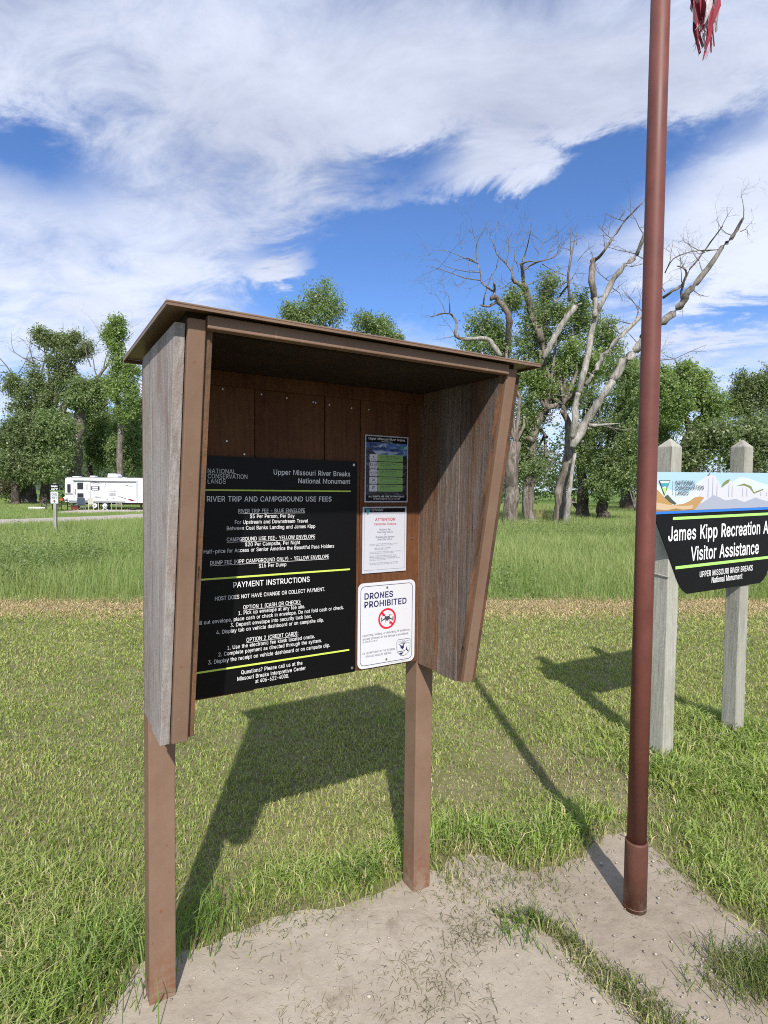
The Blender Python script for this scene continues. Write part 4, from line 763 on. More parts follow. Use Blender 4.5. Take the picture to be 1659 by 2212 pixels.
# folded stripes: each falls from the hoist rope down to its torn end
ends = [  # u,v of lower end, width px, colour, depth shift, top u
    ((1507, 118), 9, M_FR, .015, 1494), ((1515, 96), 10, M_FW, .03, 1500), ((1522, 112), 11, M_FW, -.005, 1507), ((1530, 66), 13, M_FW, -.02, 1516),
    ((1527, 126), 9, M_FR, -.035, 1524), ((1540, 52), 12, M_FR, .01, 1532), ((1545, 62), 9, M_FW, .03, 1541), ((1533, 86), 8, M_FW, .04, 1536),
    ((1512, 70), 12, M_FW, -.03, 1503), ((1520, 58), 11, M_FR, -.045, 1513), ((1526, 48), 12, M_FW, -.05, 1522), ((1537, 108), 7, M_FR, -.01, 1546), ((1510, 90), 8, M_FR, -.02, 1499)]
cl = {}
for (u, v), wpx, M_, dy, tu in ends:
    for seg in range(2):
        a = fx_(u+seg*3, v-seg*14, dy); n = 12; V = []; F = []
        b0 = fx_(tu, -40, dy); top = np.array([.06+.02*seg, dy*.6, TOPZ])
        for k in range(n+1):
            t_ = k/n
            if t_ < .72: p = top+(b0-top)*(t_/.72)
            else: p = b0+(a-b0)*((t_-.72)/.28)
            p = p+np.array([.010*math.sin(t_*23+u*.21+seg)+.006*math.sin(t_*41+u), .016*math.sin(t_*19+u*.7), 0])
            wd = 1.75*wpx/FPX*fy*(.55+.35*min(1, t_*1.2))*(1 if t_ < .86 else max(.12, 1-(t_-.86)*6.2))*(1-.35*seg)
            V += [p-np.array([wd/2, .006, 0]), p+np.array([0, .010*math.sin(t_*9+u), 0]), p+np.array([wd/2, -.004, 0])]
        for k in range(n): F += [(3*k, 3*k+1, 3*k+4, 3*k+3), (3*k+1, 3*k+2, 3*k+5, 3*k+4)]
        mb = MB(); mb.add(V, F); mb.build('stripe', M_, flag, smooth=True)
    for k in range(3):   # frayed threads
        a = fx_(u+random.uniform(-5, 5), v-random.uniform(14, 30), dy); b_ = a+np.array([random.uniform(-.014, .006), 0, -random.uniform(.02, .05)])
        MB().tube([a, (a+b_)/2+np.array([.004, 0, 0]), b_], [.0012, .0010, .0006], 4).build('thread', M_, flag)
mb = MB(); c0 = fx_(1489, -30, 0); c1 = fx_(1503, 10, 0); 
mb.add([np.array([.05, 0, TOPZ]), np.array([.16, .02, TOPZ-.25]), fx_(1512, -60), c1, fx_(1496, -2, .02), c0], [(0, 1, 2, 3, 4, 5)]); mb.build('canton', M_FB, flag, smooth=True)
MB().tube([(.045, 0, 5.02), (.043, 0, 4.0+.4)], .003, 6).build('halyard', M_FW, flag)

# ================================================================== recreation area sign
SA = math.atan2(.478, .878); SNX, SNY = math.sin(SA), -math.cos(SA)
SO = (2.114+.03*SNX, 3.98+.03*SNY)
rs = empty('recreation_sign', (SO[0], SO[1], 0), SA); tag(rs, 'black recreation area sign with painted cliff band on two grey wooden posts', 'sign')
def wpost(x, h, s=.112):
    mb = MB(); y0, y1 = .008, .008+s
    x0, x1 = x-s/2, x+s/2; zs = [-.05, .5, 1., 1.5, h-.06]
    V = []; F = []
    for z in zs:
        j = [random.uniform(-.003, .003) for _ in range(4)]
        V += [(x0+j[0], y0+abs(j[3]), z), (x1+j[1], y0+abs(j[2]), z), (x1+j[2], y1+j[0], z), (x0+j[3], y1+j[1], z)]
    n = len(zs)
    V.append((x+.004, (y0+y1)/2, h))
    for i in range(n-1):
        for k in range(4): F.append((4*i+k, 4*i+(k+1) % 4, 4*i+4+(k+1) % 4, 4*i+4+k))
    b_ = 4*(n-1)
    for k in range(4): F.append((b_+k, b_+(k+1) % 4, 4*n))
    mb.add(V, F); p = mb.build('post', M_POSTWOOD, rs, bevel=.006)
    return p
pl_ = wpost(-.205, 2.20); wpost(.625, 2.235)
mb = MB(); z = 1.27; e = .0585; px_ = -.205; mb.tube([(px_-e, .006, z), (px_-e, .123, z+.01)], .006, 6).build('strap', M_POSTWOOD, pl_)
sg = empty('panel', (0, 0, 0)); sg.parent = rs
TL = .018   # the whole board hangs slightly askew
def SP(x, z): return (x, z+TL*x)
cxs = .372
def board(poly, M, y0, y1, name='face'): return MB().prism([SP(*p) for p in poly], y0, y1, 'y').build(name, M, sg)
HB, HT, ZBT, ZTP, ZM = .485, .795, 1.145, 1.972, 1.70
rad = []
for sgn in (1, -1):
    pass
lo = [(cxs+HB-.02+.05, ZBT+.055), (cxs+HB-.01, ZBT+.02), (cxs+HB-.05, ZBT)]
outline = [(cxs-HT, ZTP), (cxs+HT, ZTP), (cxs+HT, ZM-.03)] + lo + [(2*cxs-x, z) for x, z in lo[::-1]] + [(cxs-HT, ZM-.03)]
board(outline, M_BLACKM, .0, .006, 'board')
M_BSKY = plain('pale_blue_print', (.34, .50, .60), .4); M_BCLIFF = plain('white_cliff_print', (.52, .52, .57), .4); M_BCLIFF2 = plain('grey_cliff_print', (.31, .34, .42), .4)
M_BORANGE = plain('ochre_print', (.40, .235, .09), .4); M_BTAN = plain('tan_print', (.50, .37, .23), .4); M_BBROWN = plain('brown_print', (.26, .16, .05), .4); M_BBLUE = plain('blue_line_print', (.02, .16, .62), .4)
M_BGREEN = plain('olive_print', (.17, .20, .06), .4); M_BDK = plain('dark_green_print', (.06, .08, .05), .4); M_BCLOUD = plain('white_cloud_print', (.52, .60, .65), .4)
def pic(poly, M, k, name='print'): return board(poly, M, -.0006*k-.0004, -.0006*k, name)
L0, R0 = cxs-HT, cxs+HT
pic([(L0, ZM+.014), (R0, ZM+.014), (R0, ZTP), (L0, ZTP)], M_BSKY, 1)
pic([(L0, ZM+.02), (.02, ZM+.02), (.10, 1.94), (.0, 1.90), (-.08, 1.83), (-.2, 1.84), (-.3, 1.86), (L0, 1.89)], M_BCLOUD, 2)
pic([(.35, 1.76), (.95, 1.76), (.95, 1.87), (.75, 1.90), (.60, 1.935), (.50, 1.94), (.42, 1.91)], M_BCLOUD, 2)
pic([(.02, ZM+.06), (.04, 1.88), (.09, 1.945), (.15, 1.955), (.20, 1.948), (.25, 1.90), (.28, 1.87), (.30, 1.86), (.33, 1.895), (.38, 1.915), (.42, 1.90), (.46, 1.86), (.49, 1.87), (.55, 1.885), (.62, 1.87), (.68, 1.825), (.73, 1.83), (.80, 1.845), (.95, 1.83), (1.1, 1.86), (R0, 1.84), (R0, ZM+.06)], M_BCLIFF, 3)
for x, z in ((.12, 1.93), (.17, 1.94), (.22, 1.90), (.36, 1.89), (.40, 1.88), (.53, 1.865), (.58, 1.86), (.76, 1.83), (.84, 1.83), (.98, 1.83)):
    pic([(x, ZM+.1), (x+.012, ZM+.1), (x+.010, z), (x+.004, z)], M_BCLIFF2, 4)
pic([(.27, 1.865), (.30, 1.90), (.34, 1.92), (.38, 1.925), (.36, 1.90), (.32, 1.885)], M_BGREEN, 4); pic([(.45, 1.875), (.55, 1.895), (.64, 1.875), (.68, 1.83), (.80, 1.855), (.80, 1.845), (.68, 1.818), (.62, 1.862), (.55, 1.88)], M_BGREEN, 4)
pic([(-.05, ZM+.016), (.03, ZM+.05), (.10, ZM+.08), (.19, ZM+.115), (.25, ZM+.10), (.33, ZM+.075), (.45, ZM+.085), (.56, ZM+.06), (.70, ZM+.09), (.85, ZM+.06), (1.0, ZM+.09), (R0, ZM+.06), (R0, ZM+.016)], M_BCLIFF2, 5)
pic([(L0, ZM+.016), (-.02, ZM+.016), (.03, ZM+.055), (.085, ZM+.10), (.03, ZM+.108), (-.03, ZM+.10), (-.07, ZM+.08), (-.14, ZM+.06), (-.25, ZM+.055), (-.33, ZM+.10), (-.40, ZM+.15), (L0, ZM+.16)], M_BORANGE, 6)
pic([(-.34, ZM+.11), (-.31, ZM+.125), (-.26, ZM+.09), (-.215, ZM+.065), (-.23, ZM+.058), (-.29, ZM+.075)], M_BDK, 7)
pic([(L0, ZM+.016), (-.05, ZM+.016), (-.04, ZM+.05), (-.15, ZM+.045), (-.28, ZM+.055), (L0, ZM+.075)], M_BTAN, 8)
pic([(L0, ZM+.015), (.0, ZM+.015), (-.06, ZM+.024), (-.15, ZM+.022), (-.22, ZM+.032), (-.32, ZM+.022), (L0, ZM+.03)], M_BBROWN, 9)
pic([(L0, ZM-.002), (R0, ZM-.002), (R0, ZM+.0145), (L0, ZM+.0145)], M_BBLUE, 10)
pic([(.105, 1.953), (.12, 1.957), (.135, 1.975-.004), (.13, 1.952)], M_BDK, 10)
# agency triangle
tri = [(-.402, 1.918), (-.288, 1.918), (-.343, 1.818)]
pic(tri, M_BDK, 10, 'agency_badge'); pic([(-.394, 1.913), (-.296, 1.913), (-.343, 1.827)], M_BCLOUD, 11, 'agency_badge'); pic([(-.387, 1.900), (-.303, 1.900), (-.318, 1.872), (-.340, 1.880), (-.372, 1.872)], M_TEAL, 12, 'agency_badge')
pic([(-.370, 1.868), (-.318, 1.870), (-.343, 1.828)], M_LIME2, 12, 'agency_badge'); pic([(-.327, 1.885), (-.321, 1.856), (-.331, 1.850), (-.329, 1.862)], M_BDK, 13, 'agency_badge')
def stext(s_, a, b, z, cap, M, bold): text(sg, s_, a, b, z+TL*a, cap, M, -.0095, bold, tilt=TL)
stext('NATIONAL', -.237, -.027, 1.889, .027, M_INK, .006); stext('CONSERVATION', -.237, .066, 1.855, .027, M_INK, .006); stext('LANDS', -.234, -.098, 1.820, .027, M_INK, .006)
pic([(-.262, 1.820), (-.259, 1.820), (-.259, 1.915), (-.262, 1.915)], M_BCLIFF2, 10, 'divider_line')
pic([(-.242, 1.655), (2*cxs+.242, 1.655), (2*cxs+.242, 1.674), (-.242, 1.674)], M_LIME2, 1, 'rule_line'); pic([(-.200, 1.323), (2*cxs+.200, 1.323), (2*cxs+.200, 1.343), (-.200, 1.343)], M_LIME2, 1, 'rule_line')
text(sg, 'James Kipp Recreation Area', -.285, 1.03, 1.512-.0,   .093, M_WHITEP, -.0012, .012, tilt=TL); text(sg, 'Visitor Assistance', -.041, .771, 1.370, .093, M_WHITEP, -.0012, .012, tilt=TL)
text(sg, 'UPPER MISSOURI RIVER BREAKS', .065, .701, 1.250, .040, M_WHITEP, -.0012, .006, tilt=TL); text(sg, 'National Monument', .203, .572, 1.201, .041, M_WHITEP, -.0012, .006, tilt=TL)

# ================================================================== one-way sign by the road
OP = G(120, 1155.5); ow = empty('road_sign', (OP[0], OP[1], 0), R(4)); tag(ow, 'pale wooden post with black loop sign above white one way sign', 'sign')
MB().box(-.052, .052, -.052, .052, -.02, 1.93).build('post', M_POSTWOOD, ow, bevel=.006)
lp = MB().prism(rrect(-.165, .165, 1.645, 1.905, .012, 3), -.056, -.062, 'y').build('loop_panel', M_BLACKM, ow)
text(lp, 'Camping', -.115, .115, 1.795, .062, M_WHITEP, -.0635, .03); text(lp, 'Loop "A"', -.105, .125, 1.690, .062, M_WHITEP, -.0635, .03)
MB().box(-.16, .16, -.0645, -.0622, 1.652, 1.660).build('rule_line', M_LIME2, lp)
owp = MB().prism(rrect(-.138, .138, 1.175, 1.62, .02, 4), -.056, -.062, 'y').build('one_way_panel', M_SHEET, ow)
ringpoly(owp, 'border_line', rrect(-.130, .130, 1.183, 1.612, .016, 4), rrect(-.124, .124, 1.189, 1.606, .014, 4), M_INK, -.0624, .0006)
text(owp, 'ONE', -.095, .095, 1.475, .095, M_INK, -.0635, .02); text(owp, 'WAY', -.100, .100, 1.345, .095, M_INK, -.0635, .02)
flat(owp, 'arrow', [(-.016, 1.205), (.016, 1.205), (.016, 1.255), (.07, 1.255), (0, 1.315), (-.07, 1.255), (-.016, 1.255)], M_INK, -.063)

# ================================================================== trees
def rnd(a, b): return random.uniform(a, b)
M_BARK = bark('grey_brown_furrowed_bark', ((.045, .036, .030), (.15, .125, .105), (.27, .235, .205)), (7, 7, 1.3))
M_BARKD = bark('dark_bark', ((.025, .02, .017), (.075, .06, .05), (.14, .115, .10)), (7, 7, 1.3))
M_DEAD = bark('bleached_dead_wood', ((.11, .097, .083), (.265, .245, .22), (.41, .385, .35)), (12, 12, 1.4), .8)
M_TWIG = bark('grey_twig', ((.07, .06, .053), (.15, .135, .12), (.25, .23, .21)), (9, 9, 2), .3)
M_LEAF = leafy('cottonwood_leaf', .45, .45, .35)
def leaves(centers, radii, n, size, cols, up=.25):
    """n leaf faces scattered in soft clumps; returns V, F, tint"""
    centers = np.asarray(centers); radii = np.asarray(radii)
    ns = max(1, n//6); n = ns*6
    ks = rng.integers(0, len(centers), ns); k = np.repeat(ks, 6)
    off = rng.normal(size=(ns, 3))*np.where(rng.random(ns) < .30, 1.15, .60)[:, None]; off = off/np.maximum(1., np.linalg.norm(off, axis=1)/2.6)[:, None]
    C0 = centers[ks]+off*radii[ks]*np.array([1, 1, .9])
    sd_ = rng.normal(size=(ns, 3))*.6+off*.7+np.array([0, 0, .35]); sd_ /= np.linalg.norm(sd_, axis=1)[:, None]
    P = np.repeat(C0, 6, 0)+np.repeat(sd_, 6, 0)*(np.tile(np.arange(6), ns)*size*.75)[:, None]+rng.normal(size=(n, 3))*size*.55
    d = np.repeat(off, 6, 0)
    nr = d*.55+rng.normal(size=(n, 3))*.75+np.array([0, -.15, up]); nr /= np.linalg.norm(nr, axis=1)[:, None]
    a = np.cross(nr, rng.normal(size=(n, 3))); a /= np.linalg.norm(a, axis=1)[:, None]; b = np.cross(nr, a)
    s = size*rng.uniform(.4, 1.35, n)[:, None]
    V = np.stack([P-a*s*.62, P-b*s*.42+nr*s*.1, P+a*s*.62, P+b*s*.42+nr*s*.1], 1).reshape(-1, 3)
    F = np.arange(4*n).reshape(-1, 4)
    t = rng.random(n); g = rng.random(len(centers))[k]
    c0, c1, c2 = (np.array(c) for c in cols)
    C = 1.1*(c0+(c1-c0)*(.55*t+.45*g)[:, None])
    pale = rng.random(n) < .08; C[pale] = c2
    return V, F, np.repeat(C, 4, 0)
GREEN = ((.100, .148, .054), (.235, .300, .125), (.40, .44, .29))
OLIVE = ((.084, .115, .048), (.195, .238, .104), (.38, .41, .28))
BRIGHT = ((.108, .165, .042), (.250, .330, .112), (.47, .53, .32))
def twigs(mb, p, d, L, r, depth, n=3, curl=.5):
    """bare branching spray, grown from p along d"""
    pts = [p]; k = 4; q = np.array(p, float); dd = np.array(d, float)
    for i in range(k):
        dd = dd+rng.normal(size=3)*curl*.28+np.array([0, 0, .05]); dd /= np.linalg.norm(dd); q = q+dd*L/k; pts.append(q.copy())
    mb.tube(pts, [r*(1-.2*i)+.001 for i in range(k+1)], 5 if depth > 1 else 4, cap=False)
    if depth > 0:
        for j in range(n):
            i = random.randint(1, k); a = dd*.55+rng.normal(size=3)*np.array([.8, .55, .6]); a /= np.linalg.norm(a)
            twigs(mb, pts[i], a, L*rnd(.4, .72), r*(1-.2*i)*.62+.001, depth-1, n, curl)
def poly3(pts, Y, jit=.0):
    """picture polyline (u, v) of one limb to 3-D, all near the depth of its own trunk"""
    return [at(u, v, Y+(jit*math.sin(i*1.7+u) if i else 0)) for i, (u, v) in enumerate(pts)]
def refine(P, R_, n=3, amp=.06):
    P = [np.asarray(p) for p in P]; Q = []; S = []
    for i in range(len(P)-1):
        a, b, c, d = P[max(i-1, 0)], P[i], P[i+1], P[min(i+2, len(P)-1)]
        for k in range(n):
            t = k/n; q = .5*((2*b)+(-a+c)*t+(2*a-5*b+4*c-d)*t*t+(-a+3*b-3*c+d)*t**3)
            rr = R_[i]+(R_[i+1]-R_[i])*t; Q.append(q+rng.normal(size=3)*amp*rr*3); S.append(rr*rnd(.94, 1.07))
    Q.append(P[-1]); S.append(R_[-1]); return Q, S
def tree(name, label, base_uv, Y, limbs, clumps, leaf=.12, nleaf=14000, cols=GREEN, barkm=M_BARK, group=None, trunk_r=.35, sub=12, dead=(), twig_at=(), fork=None, weathered=(), fshift=-.7):
    """limbs: lists of ((u, v), radius) in the photograph; clumps: (u, v, rx, ry) lobes of foliage in photo pixels at the tree's own distance"""
    k = Y/FPX
    if base_uv is not None: B = at(base_uv[0], base_uv[1], Y); B[2] = 0
    root = empty(name, tuple(B)); tag(root, label, 'tree', group)
    o = np.array(B)
    tb = MB()
    for i, l in enumerate(limbs):
        P = poly3([q[0] for q in l], Y, 0 if i == 0 else .6); r_ = [q[1] for q in l]
        if i == 0:
            P[0] = np.array(B); P = [P[0]-np.array([0, 0, .15])]+P; r_ = [r_[0]*1.35]+r_
        Q, S_ = refine(P, r_, 3)
        tb.tube([q-o for q in Q], S_, 10 if max(r_) > .1 else 6, wob=.05)
    # limbs carrying the foliage
    start = at(*(fork or limbs[0][-1][0]), Y) if limbs else np.array(B)
    cs, rs_ = [], []
    for (u, v, rx, ry) in clumps:
        c = at(u, v, Y+(1.1 if (dead and Y < 40) else fshift)+rnd(-1, 1)*min(2.5, rx*k*.5)); rx_, ry_ = rx*k, ry*k; rd = max(.8, min(rx_, ry_)*1.0)
        mid = (start+c)/2+rng.normal(size=3)*.3
        st = np.array([start[0], start[1], min(start[2], c[2])])
        tb.tube([q-o for q in (st, mid, c)], [max(.03, trunk_r*.32), .05+trunk_r*.12, .025], 6, cap=False)
        for j in range(sub+5):
            d = rng.normal(size=3); d /= np.linalg.norm(d); r_ = 1.12*rng.random()**.45
            p = c+d*r_*np.array([rx_, rd, ry_]); cs.append(p-o); rs_.append(rnd(.10, .34)*(rx_+ry_)*.5+.10)
            if j % 3 == 0: tb.tube([c-o, (c+p)/2-o+rng.normal(size=3)*.1, p-o], [.03, .02, .008], 4, cap=False)
    tb.build('trunk', barkm, root, smooth=True)
    if dead:
        db = MB()
        for l in dead:
            P = poly3([q[0] for q in l], Y-.9, .3); Q, S_ = refine(P, [q[1] for q in l], 3, .05); db.tube([q-o for q in Q], S_, 12 if l[0][1] > .08 else 7, wob=.07)
        for l in dead:                       # snapped-off stubs and knots
            for (uv_, r_) in l[1:]:
                if random.random() < .7:
                    p = at(*uv_, Y-.25)-o; d = np.array([rnd(-1, 1), rnd(-.8, 0), rnd(-.3, .8)]); d /= np.linalg.norm(d); db.tube([p, p+d*(r_+rnd(.05, .3))], [r_*.5, r_*.28], 7, wob=.2)
        db.build('dead_limb', M_DEAD, root, smooth=True)
    if weathered:
        db = MB()
        for l in weathered:
            P = poly3([q[0] for q in l], Y-.25, .2); Q, S_ = refine(P, [q[1] for q in l], 4, .05); db.tube([q-o for q in Q], S_, 12, wob=.07)
        db.build('weathered_limb', M_TWIG, root, smooth=True)
    if twig_at:
        wb = MB()
        for (u, v, du, dv, L, r_, dep) in twig_at:
            d = np.array([du, rnd(-.3, .3), -dv], float); d /= np.linalg.norm(d)
            twigs(wb, at(u, v, Y)-o, d, L, r_*1.25+.004, dep)
        wb.build('bare_twigs', M_TWIG, root, smooth=True)['kind'] = 'stuff'
    if clumps:
        V, F, C = leaves(cs, np.array(rs_)[:, None], int(nleaf*1.75), leaf*.70, cols)
        npmesh('crown', V, [F], M_LEAF, C, root)['kind'] = 'stuff'
    return root

def za(a, b): return ((1600+a/1.165)/1.8228, (700+b/1.165)/1.8228)        # measuring frames on the photograph
def zb(a, b): return ((a/2.458)/1.8228, (1200+b/2.458)/1.8228)
def zc_(a, b): return ((1700+a/1.8433)/1.8228, (800+b/1.8433)/1.8228)
def zd(a, b): return ((2450+a/1.8433)/1.8228, (700+b/1.8433)/1.8228)
def ze(a, b): return ((1900+a/2.5136)/1.8228, (1500+b/2.5136)/1.8228)
def LB(z, *pts): return [(z(a, b), r) for a, b, r in pts]
def CL(z, sc, *c): return [(*z(a, b), rx/sc/1.8228, ry/sc/1.8228) for a, b, rx, ry in c]

# ---- the half-dead cottonwood with bleached limbs
Y1 = 30.5
tw = []
def TW(z, *L): 
    for a, b, du, dv, ln, r_, dep in L: tw.append((*z(a, b), du, dv, ln, r_, dep))
TW(zd, (880, 290, -.4, -1, 1.6, .02, 3), (860, 390, 1, -.5, 1.4, .018, 3), (800, 420, -1, -.3, 1.5, .018, 3), (700, 520, -1, .1, 2.2, .02, 3), (590, 700, -.6, -1, 1.4, .018, 3), (720, 360, .5, -1, 1.0, .014, 2), (600, 540, -.9, -.4, 1.6, .016, 3), (470, 690, -.8, -.6, 1.4, .018, 3), (430, 760, -.3, -1, 1.5, .016, 3), (520, 820, .6, .6, 1.0, .014, 2), (440, 900, .3, 1, .8, .012, 2), (330, 650, .3, -1, 1.8, .018, 3), (310, 830, -.4, -1, 1.5, .016, 3), (120, 980, -.5, -1, 1.6, .018, 3), (60, 1060, -.9, -.4, 1.6, .018, 3), (110, 1200, -.7, -.7, 1.2, .015, 3), (150, 1300, 1, .1, 3.6, .03, 3))
TW(zc_, (1525, 10, .5, -1, .5, .012, 1), (1400, 130, -.9, -.4, 1.2, .016, 3), (1310, 260, -.8, -.2, 1.4, .016, 3), (1260, 340, -.4, -1, 1.3, .015, 3), (1175, 420, -.3, -1, .8, .01, 2), (1540, 230, -.7, -1, 1.8, .02, 3), (1490, 370, -1, -.4, 2.0, .02, 3), (1490, 380, 1, .2, .8, .014, 2), (1400, 450, 1, .5, 1.5, .015, 3), (1310, 580, -.9, -.5, 1.6, .018, 3), (1200, 620, -1, -.1, 1., .015, 2), (1290, 600, 1, .7, 1.5, .016, 3), (1010, 400, -.3, -1, 1.6, .02, 3), (1050, 300, .2, -1, 1.2, .015, 2), (1000, 560, -1, .3, 1.6, .018, 3), (1060, 420, .7, -1, 1.0, .014, 2), (990, 600, .8, -.8, 1.8, .018, 2), (1380, 960, -.6, -1, 1.4, .02, 3), (1480, 860, .2, -1, 1.6, .018, 3), (1320, 1020, -.2, .9, 1.2, .018, 2), (1440, 1120, 1, .1, 1.6, .02, 2), (1540, 800, -.6, -.5, 1.6, .018, 3))
TW(ze, (760, 240, -.8, 1, 1.2, .02, 3), (1080, 420, 1, .1, 2.2, .05, 3), (800, 720, -1, .3, 1.6, .025, 3), (760, 690, -.5, 1, 2.2, .022, 3), (1020, 230, -1, -.1, 2.0, .03, 2), (900, 600, 1, .4, 1.0, .015, 2), (1100, 320, 1, .6, 2.0, .02, 3))
main = tree('cottonwood_tree', 'half dead cottonwood with bleached bare limbs reaching right past the flagpole', (1211, 1137), Y1,
    [LB(ze, (785, 1440, .40), (800, 1100, .33), (845, 800, .30), (875, 620, .29), (860, 450, .20), (820, 330, .12), (800, 230, .08)),
     LB(ze, (850, 500, .15), (840, 400, .14), (780, 300, .1)), LB(ze, (640, 280, .16), (700, 250, .14), (830, 215, .06)),
     LB(zc_, (1180, 700, .15), (1165, 560, .16), (1170, 430, .15), (1200, 405, .09), (1250, 350, .07), (1310, 260, .06), (1400, 130, .05), (1525, 0, .025)),
     LB(zd, (430, 920, .05), (430, 830, .06), (470, 700, .05), (560, 580, .045), (640, 470, .04), (730, 350, .025)),
     LB(zd, (300, 870, .08), (370, 820, .08), (440, 770, .07), (465, 670, .04), (400, 640, .03)),
     LB(zd, (310, 690, .03), (370, 590, .03), (490, 540, .025), (610, 525, .02), (700, 520, .012)),
     LB(zc_, (1000, 710, .07), (990, 560, .07), (1010, 400, .05), (1050, 230, .02)), LB(zc_, (890, 730, .05), (940, 660, .06), (990, 590, .04))],
    CL(za, 1.165, (700, 900, 90, 80), (760, 800, 70, 60), (560, 930, 55, 70), (640, 990, 70, 50), (860, 860, 50, 60), (740, 1010, 60, 40)), .125, 15000, BRIGHT, M_BARK, None, .35, 13,
    dead=[LB(ze, (885, 660, .14), (915, 590, .22), (1000, 450, .24), (1150, 200, .20), (1290, 0, .17)), LB(zc_, (1310, 1290, .21), (1400, 1150, .21), (1480, 1060, .21), (1545, 990, .21)),
          LB(ze, (890, 560, .19), (910, 400, .17), (925, 230, .15), (950, 120, .13)), LB(zc_, (1062, 1390, .15), (1098, 1250, .15), (1130, 1120, .15), (1160, 950, .14), (1200, 800, .13), (1240, 720, .12), (1310, 570, .14), (1400, 450, .13), (1490, 370, .115), (1540, 230, .08), (1580, 130, .04)),
          LB(zc_, (1185, 830, .12), (1190, 740, .12), (1185, 690, .12)),
          LB(zc_, (1110, 1330, .10), (1165, 1250, .11), (1205, 1180, .12), (1240, 1110, .12), (1340, 1000, .11), (1440, 900, .10), (1540, 800, .08)),
          LB(ze, (815, 1437, .19), (850, 1200, .13), (870, 1000, .10), (915, 720, .07)), LB(ze, (1060, 440, .10), (1130, 440, .08), (1250, 430, .05), (1360, 420, .02))], twig_at=tw,
    weathered=[LB(zd, (155, 1160, .21), (230, 1090, .20), (300, 1040, .19), (430, 920, .18), (480, 830, .165), (600, 690, .14), (700, 540, .11), (810, 410, .095), (880, 290, .06))])
tw = []
TW(zc_, (380, 200, .3, -1, .4, .01, 1), (330, 300, -.6, -1, 1.2, .015, 3), (340, 440, -1, -.3, 2.4, .02, 3), (355, 560, -1, -.1, 3.2, .022, 3), (220, 340, -.3, -1, .8, .01, 2), (350, 500, -1, -.2, 2.4, .02, 3), (400, 610, .25, -1, 2.2, .02, 2), (130, 700, -.3, -.8, .8, .012, 2), (90, 800, -1, .2, 1.2, .015, 2), (190, 980, -.5, -.9, 1.5, .014, 2), (170, 960, -.8, .1, 1., .012, 2), (340, 960, .4, -1, 1.2, .014, 2), (100, 800, -.6, -1, 1.4, .014, 3), (450, 590, .1, -1, .5, .01, 1))
tree('cottonwood_tree', 'leafy cottonwood with thick furrowed trunk and curled dead top, beside the kiosk roof', (1095, 1137), 30,
    [LB(ze, (250, 1430, .42), (275, 1150, .36), (290, 900, .33), (330, 600, .28)), LB(zc_, (500, 1400, .25), (540, 1110, .19), (560, 950, .17), (562, 830, .16), (530, 760, .14), (480, 700, .14), (440, 680, .11), (430, 700, .08)), LB(zc_, (480, 710, .08), (420, 745, .07), (375, 745, .05), (350, 735, .03)),
     LB(zc_, (375, 740, .05), (385, 660, .035), (410, 590, .03), (440, 500, .015)), LB(zc_, (455, 690, .09), (455, 640, .07), (455, 580, .05)), LB(zc_, (440, 640, .05), (400, 605, .05), (360, 570, .045), (355, 500, .035), (330, 430, .03), (325, 300, .02), (380, 200, .01)),
     LB(zc_, (240, 985, .07), (175, 965, .08), (180, 880, .06), (150, 815, .05), (110, 800, .035), (50, 805, .03), (0, 830, .015)), LB(zc_, (130, 800, .03), (130, 740, .025), (125, 690, .012)), LB(zc_, (335, 440, .03), (280, 405, .03), (235, 400, .02), (160, 420, .012))],
    CL(za, 1.165, (340, 680, 60, 55), (330, 775, 75, 35), (410, 720, 45, 70), (490, 560, 40, 40), (430, 790, 40, 40), (560, 1150, 50, 60), (540, 1060, 45, 70), (530, 1250, 60, 70), (500, 1340, 55, 60), (470, 940, 50, 70), (560, 1330, 50, 50)), .125, 16000, GREEN, M_BARK, None, .3, 11,
    dead=[LB(zc_, (500, 1110, .13), (440, 1030, .13), (400, 985, .11), (330, 985, .10), (230, 990, .08))], twig_at=tw)
tw = []
TW(zc_, (430, 240, -.1, -1, .7, .01, 2), (470, 370, -.4, -1, 1.8, .015, 3), (540, 440, .3, -1, 2.0, .02, 3), (580, 500, .2, -1, 2.4, .02, 3), (720, 190, .1, -1, .6, .01, 1), (690, 330, -.4, -1, 1.2, .012, 3), (760, 430, .4, -1, 2.4, .02, 3), (820, 410, .5, -1, 2.0, .018, 3), (870, 400, .8, -.8, 1.4, .015, 3), (920, 370, .8, -.8, .8, .01, 2), (800, 440, .9, .6, 1.8, .016, 2), (700, 590, 1, -.6, 2.2, .02, 3), (740, 700, .9, -.4, 1.8, .018, 3), (600, 540, -.3, 1, 2.4, .018, 3), (590, 560, -.5, .4, 1.2, .012, 2))
